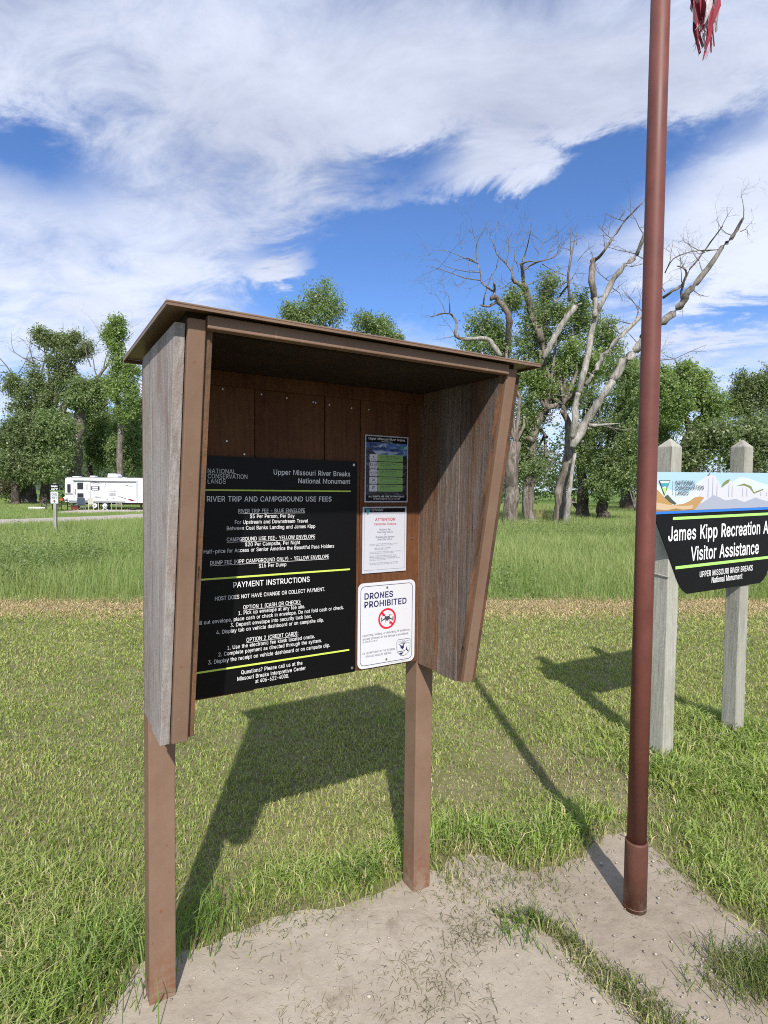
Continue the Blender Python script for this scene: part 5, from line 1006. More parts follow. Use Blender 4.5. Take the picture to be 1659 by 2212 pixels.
tree('cottonwood_tree', 'leafy cottonwood with forked bare crown, next left of the half dead one', (1141, 1137), 31,
    [LB(ze, (425, 1440, .36), (440, 1200, .31), (480, 950, .28), (490, 860, .26), (500, 600, .24), (540, 420, .2), (640, 290, .18)), LB(zc_, (800, 1000, .2), (730, 830, .15), (705, 720, .19), (680, 620, .18), (640, 590, .12), (590, 560, .08), (585, 510, .05), (545, 445, .045), (475, 370, .03), (430, 240, .012)),
     LB(zc_, (680, 620, .13), (668, 570, .10), (655, 450, .10), (655, 440, .07), (690, 330, .03), (720, 190, .012)), LB(zc_, (665, 490, .06), (710, 455, .05), (780, 425, .04), (870, 400, .03), (920, 370, .012)), LB(zc_, (655, 445, .05), (700, 420, .04), (760, 430, .02)), LB(ze, (500, 600, .16), (450, 570, .14), (430, 580, .1)), LB(zc_, (838, 1500, .16), (815, 1310, .15), (812, 1130, .14))],
    CL(za, 1.165, (650, 500, 40, 55), (620, 610, 60, 55), (700, 640, 60, 60), (580, 690, 60, 60), (790, 590, 50, 60), (800, 670, 50, 50), (660, 720, 70, 60), (540, 780, 55, 70), (620, 830, 60, 60), (580, 1290, 60, 70), (540, 1200, 50, 70), (600, 1100, 45, 50)), .125, 19000, GREEN, M_BARK, None, .3, 12, twig_at=tw, dead=[LB(zc_, (812, 1130, .14), (850, 1050, .15), (900, 960, .15), (960, 860, .15), (1040, 750, .145))])
tree('cottonwood_tree', 'leafy cottonwood behind the half dead one, dark trunk with low side branch', (1259, 1122), 38.4,
    [LB(ze, (990, 1375, .44), (995, 1150, .36), (975, 900, .3), (985, 600, .25)), LB(ze, (955, 1265, .12), (920, 1230, .14), (890, 1170, .1))],
    CL(za, 1.165, (840, 1000, 70, 70), (900, 1100, 80, 80), (800, 1180, 60, 70), (830, 1310, 65, 55), (880, 1230, 70, 80), (860, 900, 60, 60), (920, 790, 60, 60), (900, 700, 45, 45), (970, 880, 50, 50)), .15, 15000, GREEN, M_BARKD, 'cottonwoods at the meadow edge', .3, 13)
tree('cottonwood_tree', 'low rounded leafy cottonwood with short thick trunk left of the flagpole', (1301, 1124), 37.5,
    [LB(ze, (1185, 1385, .42), (1190, 1230, .36), (1195, 1100, .3), (1200, 800, .2)), LB(ze, (1215, 1200, .15), (1260, 1100, .12), (1350, 1000, .08))],
    CL(za, 1.165, (960, 1330, 90, 70), (930, 1400, 70, 50), (1010, 1370, 70, 60), (1000, 1220, 80, 80), (1040, 1110, 60, 80), (1010, 1000, 70, 80), (960, 1140, 60, 60), (1050, 920, 45, 60), (1060, 1290, 40, 80), (890, 1420, 50, 30)), .15, 17000, GREEN, M_BARKD, 'cottonwoods at the meadow edge', .3, 13)
tree('cottonwood_tree', 'distant cottonwood with dark squat trunk seen just left of the flagpole', (1354, 1099), 60,
    [LB(ze, (1430, 1262, .75), (1425, 1150, .6), (1420, 900, .4), (1430, 600, .3))],
    CL(za, 1.165, (1060, 1000, 60, 120), (1010, 900, 50, 60), (1090, 880, 60, 60), (1060, 1330, 60, 60), (1080, 1200, 60, 80), (1000, 1180, 50, 60), (1120, 1000, 50, 90)), .22, 13000, GREEN, M_BARKD, None, .4, 13)
# ---- trees right of the flagpole
tree('cottonwood_tree', 'broad leaning tree with dark twisted trunk behind the recreation sign', (1508, 1100), 52,
    [LB(zd, (440, 2300, .8), (480, 2000, .6), (500, 1850, .55), (580, 1750, .5), (620, 1700, .4)), LB(zd, (500, 1870, .3), (470, 1780, .25), (430, 1720, .2))],
    CL(zd, 1.8433, (420, 1580, 110, 90), (560, 1560, 90, 90), (640, 1640, 80, 80), (500, 1480, 70, 60), (330, 1500, 60, 80), (570, 1450, 50, 40), (680, 1720, 50, 60), (400, 1680, 90, 50), (320, 1620, 60, 80), (600, 1800, 80, 50), (460, 1400, 30, 40)), .2, 18000, BRIGHT, M_BARKD, None, .5, 14)
tree('cottonwood_tree', 'tall bluish green tree at the right edge above the recreation sign', (1650, 1098), 56,
    [LB(zd, (950, 2300, .7), (930, 1900, .4), (900, 1600, .25), (890, 1450, .12))],
    CL(zd, 1.8433, (890, 1500, 60, 70), (860, 1600, 60, 60), (940, 1560, 70, 60), (1010, 1500, 60, 60), (1060, 1480, 60, 70), (900, 1690, 90, 60), (1010, 1640, 80, 80), (810, 1680, 50, 50), (1090, 1600, 70, 90), (1120, 1740, 90, 80)), .2, 16000, OLIVE, M_BARKD, None, .4, 14)
tree('cottonwood_tree', 'leafy tree directly behind the flagpole with light green crown', (1440, 1098), 58,
    [LB(zd, (280, 2300, .6), (270, 1900, .4), (260, 1600, .2))],
    CL(zd, 1.8433, (120, 1460, 70, 90), (60, 1560, 70, 120), (230, 1500, 80, 90), (320, 1440, 50, 60), (90, 1750, 80, 120), (330, 1850, 80, 80), (250, 1700, 90, 120), (360, 1760, 60, 60)), .2, 16000, BRIGHT, M_BARKD, None, .4, 14)
def bush(label, Yb, cl, cols, n=9000, leaf=.17, group=None):
    u = sum(c[0] for c in cl)/len(cl); B = at(u, 1100, Yb); B[2] = 0
    root = empty('shrub', tuple(B)); tag(root, label, 'shrub', group); k = Yb/FPX; cs, rr = [], []; mb = MB()
    for (u, v, rx, ry) in cl:
        c = at(u, v, Yb+rnd(-1, 1)); mb.tube([(rnd(-.3, .3), rnd(-.2, .2), -.1), (c-B)*.5+rng.normal(size=3)*.2, c-B], [.07, .05, .02], 5, cap=False)
        for j in range(9):
            d = rng.normal(size=3); d /= np.linalg.norm(d); p = c+d*rng.random()**.45*np.array([rx*k, rx*k*.8, ry*k]); p[2] = max(p[2], .2); cs.append(p-B); rr.append(rnd(.2, .4)*(rx+ry)*.5*k+.12)
    mb.build('stem', M_TWIG, root, smooth=True)
    V, F, C = leaves(cs, np.array(rr)[:, None], n, leaf, cols); npmesh('foliage', V, [F], M_LEAF, C, root)['kind'] = 'stuff'
bush('dense olive green shrubs left of the sign top between the two grey posts', 45, CL(zd, 1.8433, (480, 2030, 90, 90), (600, 2000, 100, 110), (720, 1960, 90, 120), (560, 1900, 80, 60), (720, 1840, 80, 80), (400, 2080, 80, 70)), OLIVE, 11000)
bush('dense olive shrub right of the right sign post at the picture edge', 47, CL(zd, 1.8433, (900, 1880, 90, 90), (1010, 1850, 90, 110), (960, 2020, 100, 90), (1090, 1980, 90, 120), (820, 2030, 80, 70)), OLIVE, 11000)
bush('dark green shrub at the foot of the flagpole trees left of the sign', 50, CL(zd, 1.8433, (60, 2000, 90, 110), (-40, 2080, 90, 90), (150, 2080, 80, 90), (280, 2080, 70, 80)), GREEN, 9000)
# ---- trees behind the kiosk (their tops show over the roof)
tree('cottonwood_tree', 'tall leafy treetop rising above the middle of the kiosk roof', (690, 1100), 46,
    [[((690, 1100), .5), ((688, 900), .4), ((690, 780), .22), ((692, 690), .06)]],
    [(700, 640, 28, 22), (672, 660, 26, 24), (716, 660, 24, 30), (690, 695, 44, 26), (655, 690, 20, 20), (625, 680, 14, 16), (640, 700, 22, 14), (700, 730, 60, 40), (660, 750, 60, 40), (680, 830, 80, 60)], .16, 14000, GREEN, M_BARK, 'treetops over the kiosk roof', .4, 15, fork=(690, 800))
tree('cottonwood_tree', 'small rounded treetop showing over the right half of the kiosk roof', (805, 1100), 48,
    [[((805, 1100), .45), ((805, 900), .35), ((805, 760), .2)]],
    [(790, 700, 22, 22), (812, 706, 24, 20), (832, 716, 18, 18), (805, 745, 46, 30), (800, 830, 70, 60), (858, 735, 6, 6)], .16, 9000, GREEN, M_BARK, 'treetops over the kiosk roof', .4, 14, fork=(805, 800))
# ---- trees behind the trailer
tw = []
TW(zb, (310, 560, -1, -.6, 4.5, .05, 3), (340, 590, -.6, -1, 4, .05, 3), (430, 460, -.8, -.5, 3, .03, 3), (600, 320, 0, -1, 1.6, .02, 1), (120, 680, -.4, -1, 4, .05, 3), (60, 660, -1, 0, 3, .04, 3), (180, 660, .7, -.8, 3, .035, 3))
tree('cottonwood_tree', 'big spreading leafy cottonwood at the left edge with thick grey trunk', (55, 1087), 61.4,
    [LB(zb, (250, 1905, .85), (262, 1700, .7), (250, 1400, .5), (300, 1100, .45), (260, 1010, .4)), LB(zb, (430, 1905, .5), (470, 1650, .4), (540, 1350, .36), (590, 1080, .38), (640, 960, .32), (700, 930, .2)), LB(zb, (300, 1060, .3), (420, 880, .25), (560, 660, .2), (640, 560, .18), (690, 500, .1)), LB(zb, (640, 560, .15), (720, 600, .2), (740, 700, .12))],
    CL(zb, 2.458, (400, 290, 55, 45), (470, 360, 80, 70), (560, 350, 70, 60), (700, 350, 60, 60), (600, 450, 90, 80), (720, 480, 90, 70), (540, 560, 80, 90), (830, 430, 60, 50), (580, 700, 100, 110), (350, 680, 80, 90), (400, 800, 110, 100), (120, 740, 80, 60), (150, 830, 90, 70), (260, 900, 90, 80), (470, 900, 110, 90), (600, 880, 100, 90), (200, 1000, 90, 60), (650, 660, 70, 70), (440, 980, 90, 60)), .20, 25000, OLIVE, M_BARK, None, .5, 12, twig_at=tw, fork=zb(400, 1100))
tw = []
TW(zb, (950, 720, -.5, -1, 4, .06, 3), (960, 690, .4, -1, 4.5, .06, 3), (880, 600, -.3, -1, 4, .05, 3), (1000, 620, .3, -1, 5, .05, 3), (860, 460, .2, -1, 2.5, .03, 2), (1050, 560, .5, -.8, 3, .04, 3))
tree('cottonwood_tree', 'cottonwood with tall straight bare trunk rising right behind the white trailer', zb(745, 1900), 60,
    [LB(zb, (740, 1900, .62), (745, 1600, .55), (755, 1300, .5), (775, 1050, .48), (790, 980, .45)), LB(zb, (790, 1000, .3), (840, 920, .25), (930, 740, .22), (960, 690, .15), (1060, 560, .08)), LB(zb, (770, 1000, .3), (700, 930, .25), (650, 960, .2)), LB(zb, (785, 1000, .22), (780, 900, .2), (760, 780, .15))],
    CL(zb, 2.458, (760, 860, 80, 60), (870, 800, 80, 60), (950, 870, 70, 60), (830, 920, 80, 50), (720, 940, 60, 50), (980, 780, 50, 40), (940, 960, 60, 50), (780, 780, 60, 40)), .22, 13000, GREEN, M_BARK, None, .5, 12, dead=[LB(zb, (770, 960, .25), (775, 900, .2), (768, 870, .14))], twig_at=tw)
tree('cottonwood_tree', 'narrow tall green poplar rising just left of the kiosk roof corner', zb(1160, 1900), 57,
    [LB(zb, (1170, 1900, .36), (1165, 1500, .30), (1160, 1100, .24), (1130, 700, .13), (1110, 350, .05))],
    CL(zb, 2.458, (1150, 180, 40, 35), (1080, 240, 55, 40), (1160, 270, 50, 35), (1060, 310, 45, 25), (1110, 350, 45, 45), (1130, 440, 50, 60), (1130, 560, 70, 80), (1200, 620, 80, 80), (1140, 720, 90, 90), (1230, 740, 80, 90), (1100, 840, 70, 80), (1200, 880, 100, 80), (1280, 860, 60, 120), (1240, 1010, 90, 70), (1160, 1080, 90, 60), (1290, 640, 40, 60)), .2, 13500, BRIGHT, M_BARK, None, .4, 13)
lowl = [('low dark leafy tree at the left edge below the spreading cottonwood', 56, [(100, 1180, 110, 80), (220, 1150, 100, 80), (330, 1200, 110, 90), (60, 1330, 100, 100), (180, 1330, 110, 90), (120, 1480, 110, 80), (300, 1380, 110, 90), (280, 1540, 100, 80), (80, 1600, 90, 80), (250, 1640, 80, 60)], OLIVE, (150, 1900)),
        ('leafy tree with leaning trunks behind the loop sign left of the trailer', 57, [(440, 1150, 110, 90), (560, 1150, 100, 90), (640, 1200, 80, 80), (460, 1300, 120, 100), (600, 1350, 100, 90), (420, 1480, 110, 90), (560, 1500, 90, 90), (440, 1620, 110, 80), (370, 1560, 80, 80)], GREEN, (425, 1905)),
        ('dense leafy tree above the middle of the white trailer roof', 66, [(880, 1080, 80, 70), (990, 1080, 90, 90), (900, 1200, 90, 90), (1000, 1230, 90, 90), (860, 1330, 80, 90), (960, 1380, 110, 80), (900, 1480, 90, 60), (1050, 1480, 90, 70)], GREEN, (860, 1850)),
        ('dense leafy tree above the right end of the trailer against the kiosk', 63, [(1180, 1200, 90, 90), (1280, 1160, 80, 90), (1220, 1320, 100, 90), (1320, 1300, 60, 100), (1150, 1400, 90, 90), (1280, 1450, 90, 90), (1190, 1540, 90, 60), (1330, 1540, 70, 80), (1350, 1000, 50, 120)], GREEN, (1170, 1850))]
for lb, Yt, cl, cols, b in lowl:
    tree('cottonwood_tree', lb, zb(*b), Yt, [LB(zb, (b[0], b[1], .42), (b[0]+10, b[1]-250, .3), (b[0]-10, b[1]-480, .2))], CL(zb, 2.458, *cl), .22, 11500, cols, M_BARKD, 'trees behind the trailer', .4, 13)
bush('grey brown thicket of bare stems under the trees left of the loop sign', 60, CL(zb, 2.458, (130, 1780, 90, 80), (60, 1740, 70, 70), (200, 1700, 60, 60)), ((.06, .06, .03), (.11, .10, .06), (.16, .14, .10)), 5000, .16)
# ---- the mass of woodland further back
def woods():
    cs, rr = [], []
    for i in range(420):
        Yw = rnd(74, 120); u = rnd(-700, 2400); hgt = (8.5+3.*math.sin(u*.011)+2*math.sin(u*.031+1))*(1.15 if u < 450 else .92)
        P = at(u, 1100, Yw); 
        for j in range(5): cs.append((P[0]+rnd(-1.5, 1.5), Yw+rnd(-1.5, 1.5), rnd(.5, 1)*hgt*rnd(.25, 1.0))); rr.append(rnd(1.0, 2.2))
    V, F, C = leaves(cs, np.array(rr)[:, None], 90000, .42, ((.035, .058, .022), (.09, .125, .05), (.16, .19, .09)))
    tag(npmesh('far_woodland', V, [F], M_LEAF, C), 'dark green mass of distant riverside woodland', 'woodland', kind='stuff')
woods()

# ================================================================== travel trailer and camp things
RP = G(140, 1100); RV_Y = RP[1]
M_RVW = plain('white_trailer_skin', (.60, .60, .63), .4); M_RVG = plain('grey_trailer_trim', (.20, .21, .225), .5); M_GLASSD = plain('dark_tinted_glass', (.02, .02, .025), .15)
M_RVRED = plain('maroon_decal', (.20, .012, .025), .4); M_RUB = plain('black_rubber', (.02, .02, .02), .8); M_BLKMET = plain('black_painted_metal', (.015, .015, .017), .45)
rv = empty('travel_trailer', (RP[0], RV_Y, 0)); tag(rv, 'white travel trailer with open entry door parked beyond the gravel road', 'trailer')
L_, H0, H1, D_ = 8.0, .56, 2.56, 2.3
prof = [(0.0, H0), (L_-.5, H0), (L_, H0+.5), (L_, 2.3), (L_-.3, H1), (.25, H1+.0), (0.03, H1-.14)]
body_ = MB().prism(prof, 0, D_, 'y').build('body', M_RVW, rv, bevel=.03)
def RVP(px, py): return (px-68)/211.7, (677-py)/211.7
def rvbox(name, x0, y0, x1, y1, M, t=.02, parent=None, y_=0., r=.0):
    a, b = RVP(x0, y1), RVP(x1, y0)
    poly = rrect(a[0], b[0], a[1], b[1], r, 4) if r else [(a[0], a[1]), (b[0], a[1]), (b[0], b[1]), (a[0], b[1])]
    return MB().prism(poly, y_, y_-t, 'y').build(name, M, parent or rv)
rvbox('corner_trim', 205, 165, 212, 535, M_RVG, .008); rvbox('corner_trim', 1285, 190, 1291, 560, M_RVG, .008)
rvbox('roof_rail', 68, 135, 1750, 141, M_RVG, .02)
w1 = rvbox('window', 108, 246, 179, 408, M_RVW, .018, r=.08); rvbox('pane', 115, 255, 172, 400, M_GLASSD, .008, w1, -.018, r=.07)
w2 = rvbox('window', 516, 284, 654, 355, M_BLKMET, .02, r=.06); rvbox('pane', 535, 292, 632, 318, M_SHEET, .008, w2, -.02); rvbox('pane', 535, 326, 632, 348, M_SHEET, .008, w2, -.02)
dd_ = rvbox('door_opening', 268, 214, 402, 527, M_RVW, .03); rvbox('screen', 285, 228, 385, 342, M_GLASSD, .008, dd_, -.03); rvbox('screen', 285, 406, 388, 480, M_GLASSD, .008, dd_, -.03)
dl = rvbox('door', 404, 216, 508, 524, M_RVW, .05, None, -.03); rvbox('pane', 430, 250, 475, 345, plain('grey_frosted_glass', (.42, .42, .45), .3), .008, dl, -.08); rvbox('handle', 484, 385, 494, 400, M_RVG, .03, dl, -.08)
rvbox('grab_handle', 246, 335, 256, 425, M_RVG, .04)
x0, z0 = RVP(225, 185); x1, _ = RVP(1278, 185)
aw = MB().tube([(x0, -.10, z0), (x1, -.10, z0-.02)], .075, 12).build('awning_roll', M_RVW, rv, smooth=True)
for xx in (x0+.01, x1-.01): MB().box(xx-.02, xx+.02, -.09, .0, 1.0, z0).build('awning_arm', M_RVW, rv)
rvbox('skirt', 140, 528, 270, 570, M_RVG, .012); rvbox('skirt', 275, 534, 1085, 560, M_RVG, .012); rvbox('stripe', 78, 408, 200, 438, M_RVG, .006)
rvbox('vent', 745, 248, 765, 258, M_RVG, .02); rvbox('vent', 722, 288, 770, 294, M_RVG, .02); rvbox('vent', 770, 490, 788, 520, M_RVG, .02); rvbox('hatch', 850, 468, 925, 512, M_RVW, .02); rvbox('vent', 875, 475, 905, 497, M_RVG, .03)
for k in range(4): rvbox('louvre', 818, 394+k*14, 925, 400+k*14, M_RVG, .02)
def deco(pts, M): MB().prism([RVP(*p) for p in pts], 0., -.006, 'y').build('stripe', M, rv)
deco([(500, 215), (560, 205), (690, 245), (600, 235)], M_RVG); deco([(510, 225), (560, 250), (690, 268), (580, 245)], M_RVG); deco([(1050, 275), (1120, 265), (1275, 298), (1150, 282)], M_RVG); deco([(1075, 252), (1150, 272), (1110, 270)], M_RVG)
deco([(520, 468), (600, 455), (725, 485), (620, 478)], M_RVG); deco([(930, 445), (1000, 455), (1105, 485), (1090, 492)], M_INK); deco([(1110, 492), (1180, 495), (1268, 530), (1190, 532)], M_RVRED)
text(rv, 'JAG', *[RVP(p, 0)[0] for p in (805, 965)], RVP(0, 376)[1], .105, M_RVG, -.006, .03)
for px in (575, 742):
    xx, zz = RVP(px, 620); zz = .30
    tyre = MB().tube([(xx, -.02, zz), (xx, .02, zz), (xx, .2, zz), (xx, .24, zz)], [.255, .30, .30, .255], 24).build('wheel', M_RUB, rv, smooth=False)
    MB().tube([(xx, -.035, zz), (xx, -.022, zz)], [.16, .19], 20).build('rim', M_RVW, tyre); MB().tube([(xx, -.05, zz), (xx, -.036, zz)], [.05, .07], 10).build('hub', M_RVG, tyre)
MB().box(.6, L_-1.2, .25, D_-.25, .42, H0-.004).build('chassis', M_BLKMET, rv)
for k, (x, z) in enumerate(((.5, .0), (5.9, .0), (7.2, .0))): MB().box(x-.05, x+.05, .3, .42, .0, .43).build('jack', M_BLKMET, rv)
MB().box(.98, 1.5, -.35, .0, .32, .36).build('entry_step', M_BLKMET, rv)
a, b = RVP(715, 128), RVP(892, 68); MB().prism([(a[0], H1-.005), (b[0], H1-.005), (b[0], H1+.12), (b[0]-.15, b[1]), (a[0]+.03, b[1])], .7, 1.5, 'y').build('air_conditioner', M_RVW, rv, bevel=.03)
for p0, p1, hh in ((405, 490, .13), (105, 225, .07), (960, 1000, .05)): MB().box(RVP(p0, 0)[0], RVP(p1, 0)[0], .8, 1.3, H1-.005, H1+hh).build('roof_vent', M_RVW, rv, bevel=.03)
def gpos(px, py): return G(*((240+px/4.366)/1.8228, (1850+py/4.366)/1.8228))
# lawn chairs
def lawn_chair(px, py, rz, label, M, Mf, sc=1.):
    P = gpos(px, py); o = empty('lawn_chair', (P[0], P[1], 0), rz); tag(o, label, 'chair', 'chairs set out in front of the trailer')
    w_, d_ = .26*sc, .25*sc
    for sx in (-1, 1):
        MB().tube([(sx*w_, -d_, 0), (sx*w_, -d_, .6*sc)], .018, 6).build('leg', Mf, o); MB().tube([(sx*w_, d_, 0), (sx*w_, d_*.9, .4*sc), (sx*w_, d_*1.35, .95*sc)], .018, 6).build('leg', Mf, o)
        MB().box(sx*w_-.03, sx*w_+.03, -d_-.03, d_+.04, .6*sc, .625*sc).build('armrest', Mf, o)
    MB().box(-w_+.02, w_-.02, -d_, d_, .38*sc, .41*sc).build('seat', M, o)
    for k in range(5):
        x = -w_+.06+k*(2*w_-.12)/4; MB().prism([(d_*.93, .45*sc), (d_*1.35-.01, .95*sc), (d_*1.35+.012, .95*sc), (d_*.93+.022, .45*sc)], x-.04*sc, x+.04*sc, 'x').build('back_slat', M, o)
    return o
M_CREAM = plain('cream_plastic', (.55, .55, .47), .5); M_OLV = plain('pale_green_frame', (.42, .45, .33), .5); M_CANV = plain('grey_canvas', (.40, .39, .36), .8); M_BLUEC = plain('dark_blue_canvas', (.03, .045, .075), .8)
lawn_chair(560, 690, R(160), 'cream slatted lawn chair seen from behind in front of the trailer wheels', M_CREAM, M_CREAM); lawn_chair(955, 688, R(-25), 'pale green lawn chair with grey canvas right of the trailer wheels', M_CANV, M_OLV)
P = gpos(350, 688); cc = empty('camp_chair', (P[0], P[1], 0), R(30)); tag(cc, 'dark blue folding camp chair in front of the open trailer door', 'chair', 'chairs set out in front of the trailer')
MB().prism([(-.25, .40), (.22, .33), (.22, .37), (-.25, .44)], -.27, .27, 'x').build('seat', M_BLUEC, cc); MB().prism([(.22, .36), (.36, .92), (.385, .92), (.245, .36)], -.27, .27, 'x').build('backrest', M_BLUEC, cc)
for a_, b_ in (((-.28, -.27, 0), (.28, -.22, .45)), ((.28, -.27, 0), (-.28, -.22, .45)), ((-.28, .27, 0), (.28, .3, .4)), ((.28, .27, 0), (-.28, .3, .4)), ((-.28, -.27, 0), (-.28, .27, .55)), ((.28, -.27, 0), (.28, .27, .55))): MB().tube([a_, b_], .014, 6).build('leg', M_RVG, cc)
P = gpos(757, 692); st_ = empty('folding_stool', (P[0], P[1], 0), R(8)); tag(st_, 'small white folding stool standing before the right trailer wheel', 'stool')
MB().box(-.19, .19, -.14, .14, .33, .36).build('seat', M_SHEET, st_)
for sy in (-.11, .11):
    for sx in (1, -1): MB().tube([(sx*.19, sy+.012*sx, 0), (-sx*.15, sy+.012*sx, .33)], .018, 6).build('leg', M_SHEET, st_)
P = gpos(250, 690); ck = empty('cooler', (P[0], P[1], 0)); tag(ck, 'dark red cooler on the ground beside the blue camp chair', 'cooler')
MB().box(-.26, .26, -.18, .18, 0, .28).build('tub', plain('dark_red_plastic', (.13, .02, .025), .5), ck, bevel=.02); MB().box(-.27, .27, -.19, .19, .281, .34).build('lid', M_BLKMET, ck, bevel=.015)
P = gpos(1240, 694); lv = empty('leveling_block', (P[0], P[1], 0)); tag(lv, 'low dark tyre lying flat by the trailer tongue near the kiosk post', 'tyre')
MB().tube([(0, 0, 0), (0, 0, .05), (0, 0, .12), (0, 0, .16)], [.2, .25, .25, .2], 16).build('tread', M_RUB, lv); MB().tube([(0, 0, .161), (0, 0, .163)], .10, 12).build('rim', M_RVG, lv)
def zf(a_, b_): return ((a_/2.765)/1.8228, (1750+b_/2.765)/1.8228)
P = G(*zf(620, 722)); pt = empty('picnic_table', (P[0], P[1], 0), R(-12)); tag(pt, 'black metal picnic table with benches on the grass left of the trailer', 'table')
MB().box(-.95, .95, -.37, .37, .72, .76).build('table_top', M_BLKMET, pt)
for sy in (-1, 1): MB().box(-.95, .95, sy*.72-.13, sy*.72+.13, .42, .455).build('bench', M_BLKMET, pt)
for sx in (-.65, .65):
    for sy in (-1, 1):
        MB().tube([(sx, sy*.28, .72), (sx, sy*.30, .35), (sx, sy*.34, 0)], .03, 6).build('leg', M_BLKMET, pt); MB().tube([(sx, sy*.30, .33), (sx, sy*.72, .33), (sx, sy*.74, .42)], .025, 6).build('bench_support', M_BLKMET, pt)
def tp(x, y, z):
    c_, s_ = math.cos(R(-12)), math.sin(R(-12)); return (P[0]+c_*x-s_*y, P[1]+s_*x+c_*y, z)
tub = empty('storage_tub', tp(.45, -.05, .761)); tag(tub, 'orange tub standing on the black picnic table', 'tub')
MB().tube([(0, 0, 0), (0, 0, .16)], [.12, .15], 14).build('tub_body', plain('orange_plastic', (.55, .13, .04), .5), tub); MB().tube([(0, 0, .161), (0, 0, .19)], .155, 14).build('lid', M_BLKMET, tub)
hm = empty('water_jug', tp(.55, .22, .761)); tag(hm, 'white rounded water jug on the picnic table beside the trailer corner', 'jug')
MB().tube([(0, 0, 0), (0, 0, .2), (0, 0, .27), (0, 0, .30)], [.14, .15, .11, .04], 14).build('jug_body', M_SHEET, hm, smooth=True); MB().tube([(0, 0, .301), (0, 0, .33)], .035, 10).build('cap', M_RVW, hm)
P2 = G(*zf(405, 702)); wb = empty('parking_block', (P2[0], P2[1], 0), R(5)); tag(wb, 'short white concrete block lying on the grass left of the picnic table', 'block')
MB().prism([(-.14, 0), (.14, 0), (.11, .15), (-.11, .15)], -.62, .62, 'x').build('block', M_SHEET, wb, bevel=.02)

# ================================================================== grass
M_GRASS = leafy('grass_blade', .38, .5, .3)
def blades(x, y, hgt, wid, lean, cols, seg=True):
    n = len(x); a = rng.random(n)*2*np.pi; la = rng.random(n)*2*np.pi
    ln = lean*rng.uniform(.2, 1., n)*hgt
    bx, by = np.cos(a)*wid/2, np.sin(a)*wid/2; lx, ly = np.cos(la)*ln, np.sin(la)*ln
    z0 = np.full(n, -.004)
    if seg:
        V = np.stack([np.stack([x-bx, y-by, z0], 1), np.stack([x+bx, y+by, z0], 1),
                      np.stack([x+lx*.35+bx*.8, y+ly*.35+by*.8, hgt*.6], 1), np.stack([x+lx*.35-bx*.8, y+ly*.35-by*.8, hgt*.6], 1),
                      np.stack([x+lx, y+ly, hgt*np.clip(1-.25*lean, .3, 1)], 1)], 1).reshape(-1, 3)
        i = np.arange(n)*5; F = [np.stack([i, i+1, i+2, i+3], 1), np.stack([i+3, i+2, i+4], 1)]; m_ = 5
    else:
        V = np.stack([np.stack([x-bx, y-by, z0], 1), np.stack([x+bx, y+by, z0], 1), np.stack([x+lx, y+ly, hgt], 1)], 1).reshape(-1, 3)
        i = np.arange(n)*3; F = [np.stack([i, i+1, i+2], 1)]; m_ = 3
    return V, F, np.repeat(cols, m_, 0)
def sample(Y0, Y1, n, power, margin=.9):
    """points over the view wedge, density falling as Y**-power"""
    e = 2-power; u = rng.random(n); Y = (Y0**e+(Y1**e-Y0**e)*u)**(1/e)
    X = (rng.random(n)*2-1)*(.69*Y+margin); return X, Y
def mixc(t, stops):
    t = np.clip(t, 0, 1)*(len(stops)-1); i = np.minimum(t.astype(int), len(stops)-2); f_ = (t-i)[:, None]; S_ = np.array(stops); return S_[i]*(1-f_)+S_[i+1]*f_
POSTS = [(KX, KY), (KX+math.cos(KT)*W, KY+math.sin(KT)*W)]
kx_, ky_ = np.array([math.cos(KT), math.sin(KT)]), np.array([-math.sin(KT), math.cos(KT)])
RPST = []
for xl in (-.205, .625): RPST.append((SO[0]+math.cos(SA)*xl-math.sin(SA)*.06, SO[1]+math.sin(SA)*xl+math.cos(SA)*.06))
# mown lawn
X, Y = sample(1.35, 9.6, 260000, 1.35)
n_a, n_b, n_c = vnoise(X, Y, .9), vnoise(X+31, Y, 3.1), vnoise(X, Y+57, 9.)
pad_in, dirt_in = inpoly(X, Y, PAD), inpoly(X, Y, DIRT); dp, dd2 = polydist(X, Y, PAD), polydist(X, Y, DIRT)
edge = np.minimum(np.where(pad_in, 0, dp), np.where(dirt_in, 0, dd2))
inner = np.minimum(dp, dd2); creep = (pad_in | dirt_in) & (rng.random(len(X)) < .75*np.exp(-inner/.028)*(.2+1.3*n_c)*(.3+n_b)*np.where(X < 1.9, 1, .6))
keep = creep | (~(pad_in | dirt_in) & (rng.random(len(X)) < np.clip(.45+edge*5.5, 0, 1)*np.clip(.45+1.3*n_b, .35, 1)))
bare = np.zeros(len(X))
for (u, v, r_) in ((1250, 1690, .28), (1190, 1640, .2), (1120, 1650, .25), (1010, 1700, .2), (1350, 1720, .25)):
    q_ = G(u, v); bare = np.maximum(bare, np.exp(-((X-q_[0])**2+(Y-q_[1])**2)/r_**2))
keep &= rng.random(len(X)) > bare*.35
X, Y, n_a, n_b, n_c, edge, bare = (q_[keep] for q_ in (X, Y, n_a, n_b, n_c, edge, bare))
tall = np.exp(-((edge-.16)/.16)**2)*np.clip(n_b*1.7-.25, 0, 1)
left = np.clip((-X-.85)/.5, 0, 1)*np.clip((3.1-Y)/1.0, 0, 1)
rgt = np.zeros(len(X))
for (px_, py_) in RPST: rgt = np.maximum(rgt, np.exp(-((X-px_)**2+(Y-py_+.12)**2)/.55**2))
rgt = np.maximum(rgt, np.exp(-((X-2.4)**2/.9**2+(Y-3.6)**2/.55**2))*.8)
H = .022+.014*n_c+.012*n_a+.085*tall+.11*left*(.4+n_b)+.15*rgt*(.3+n_b)
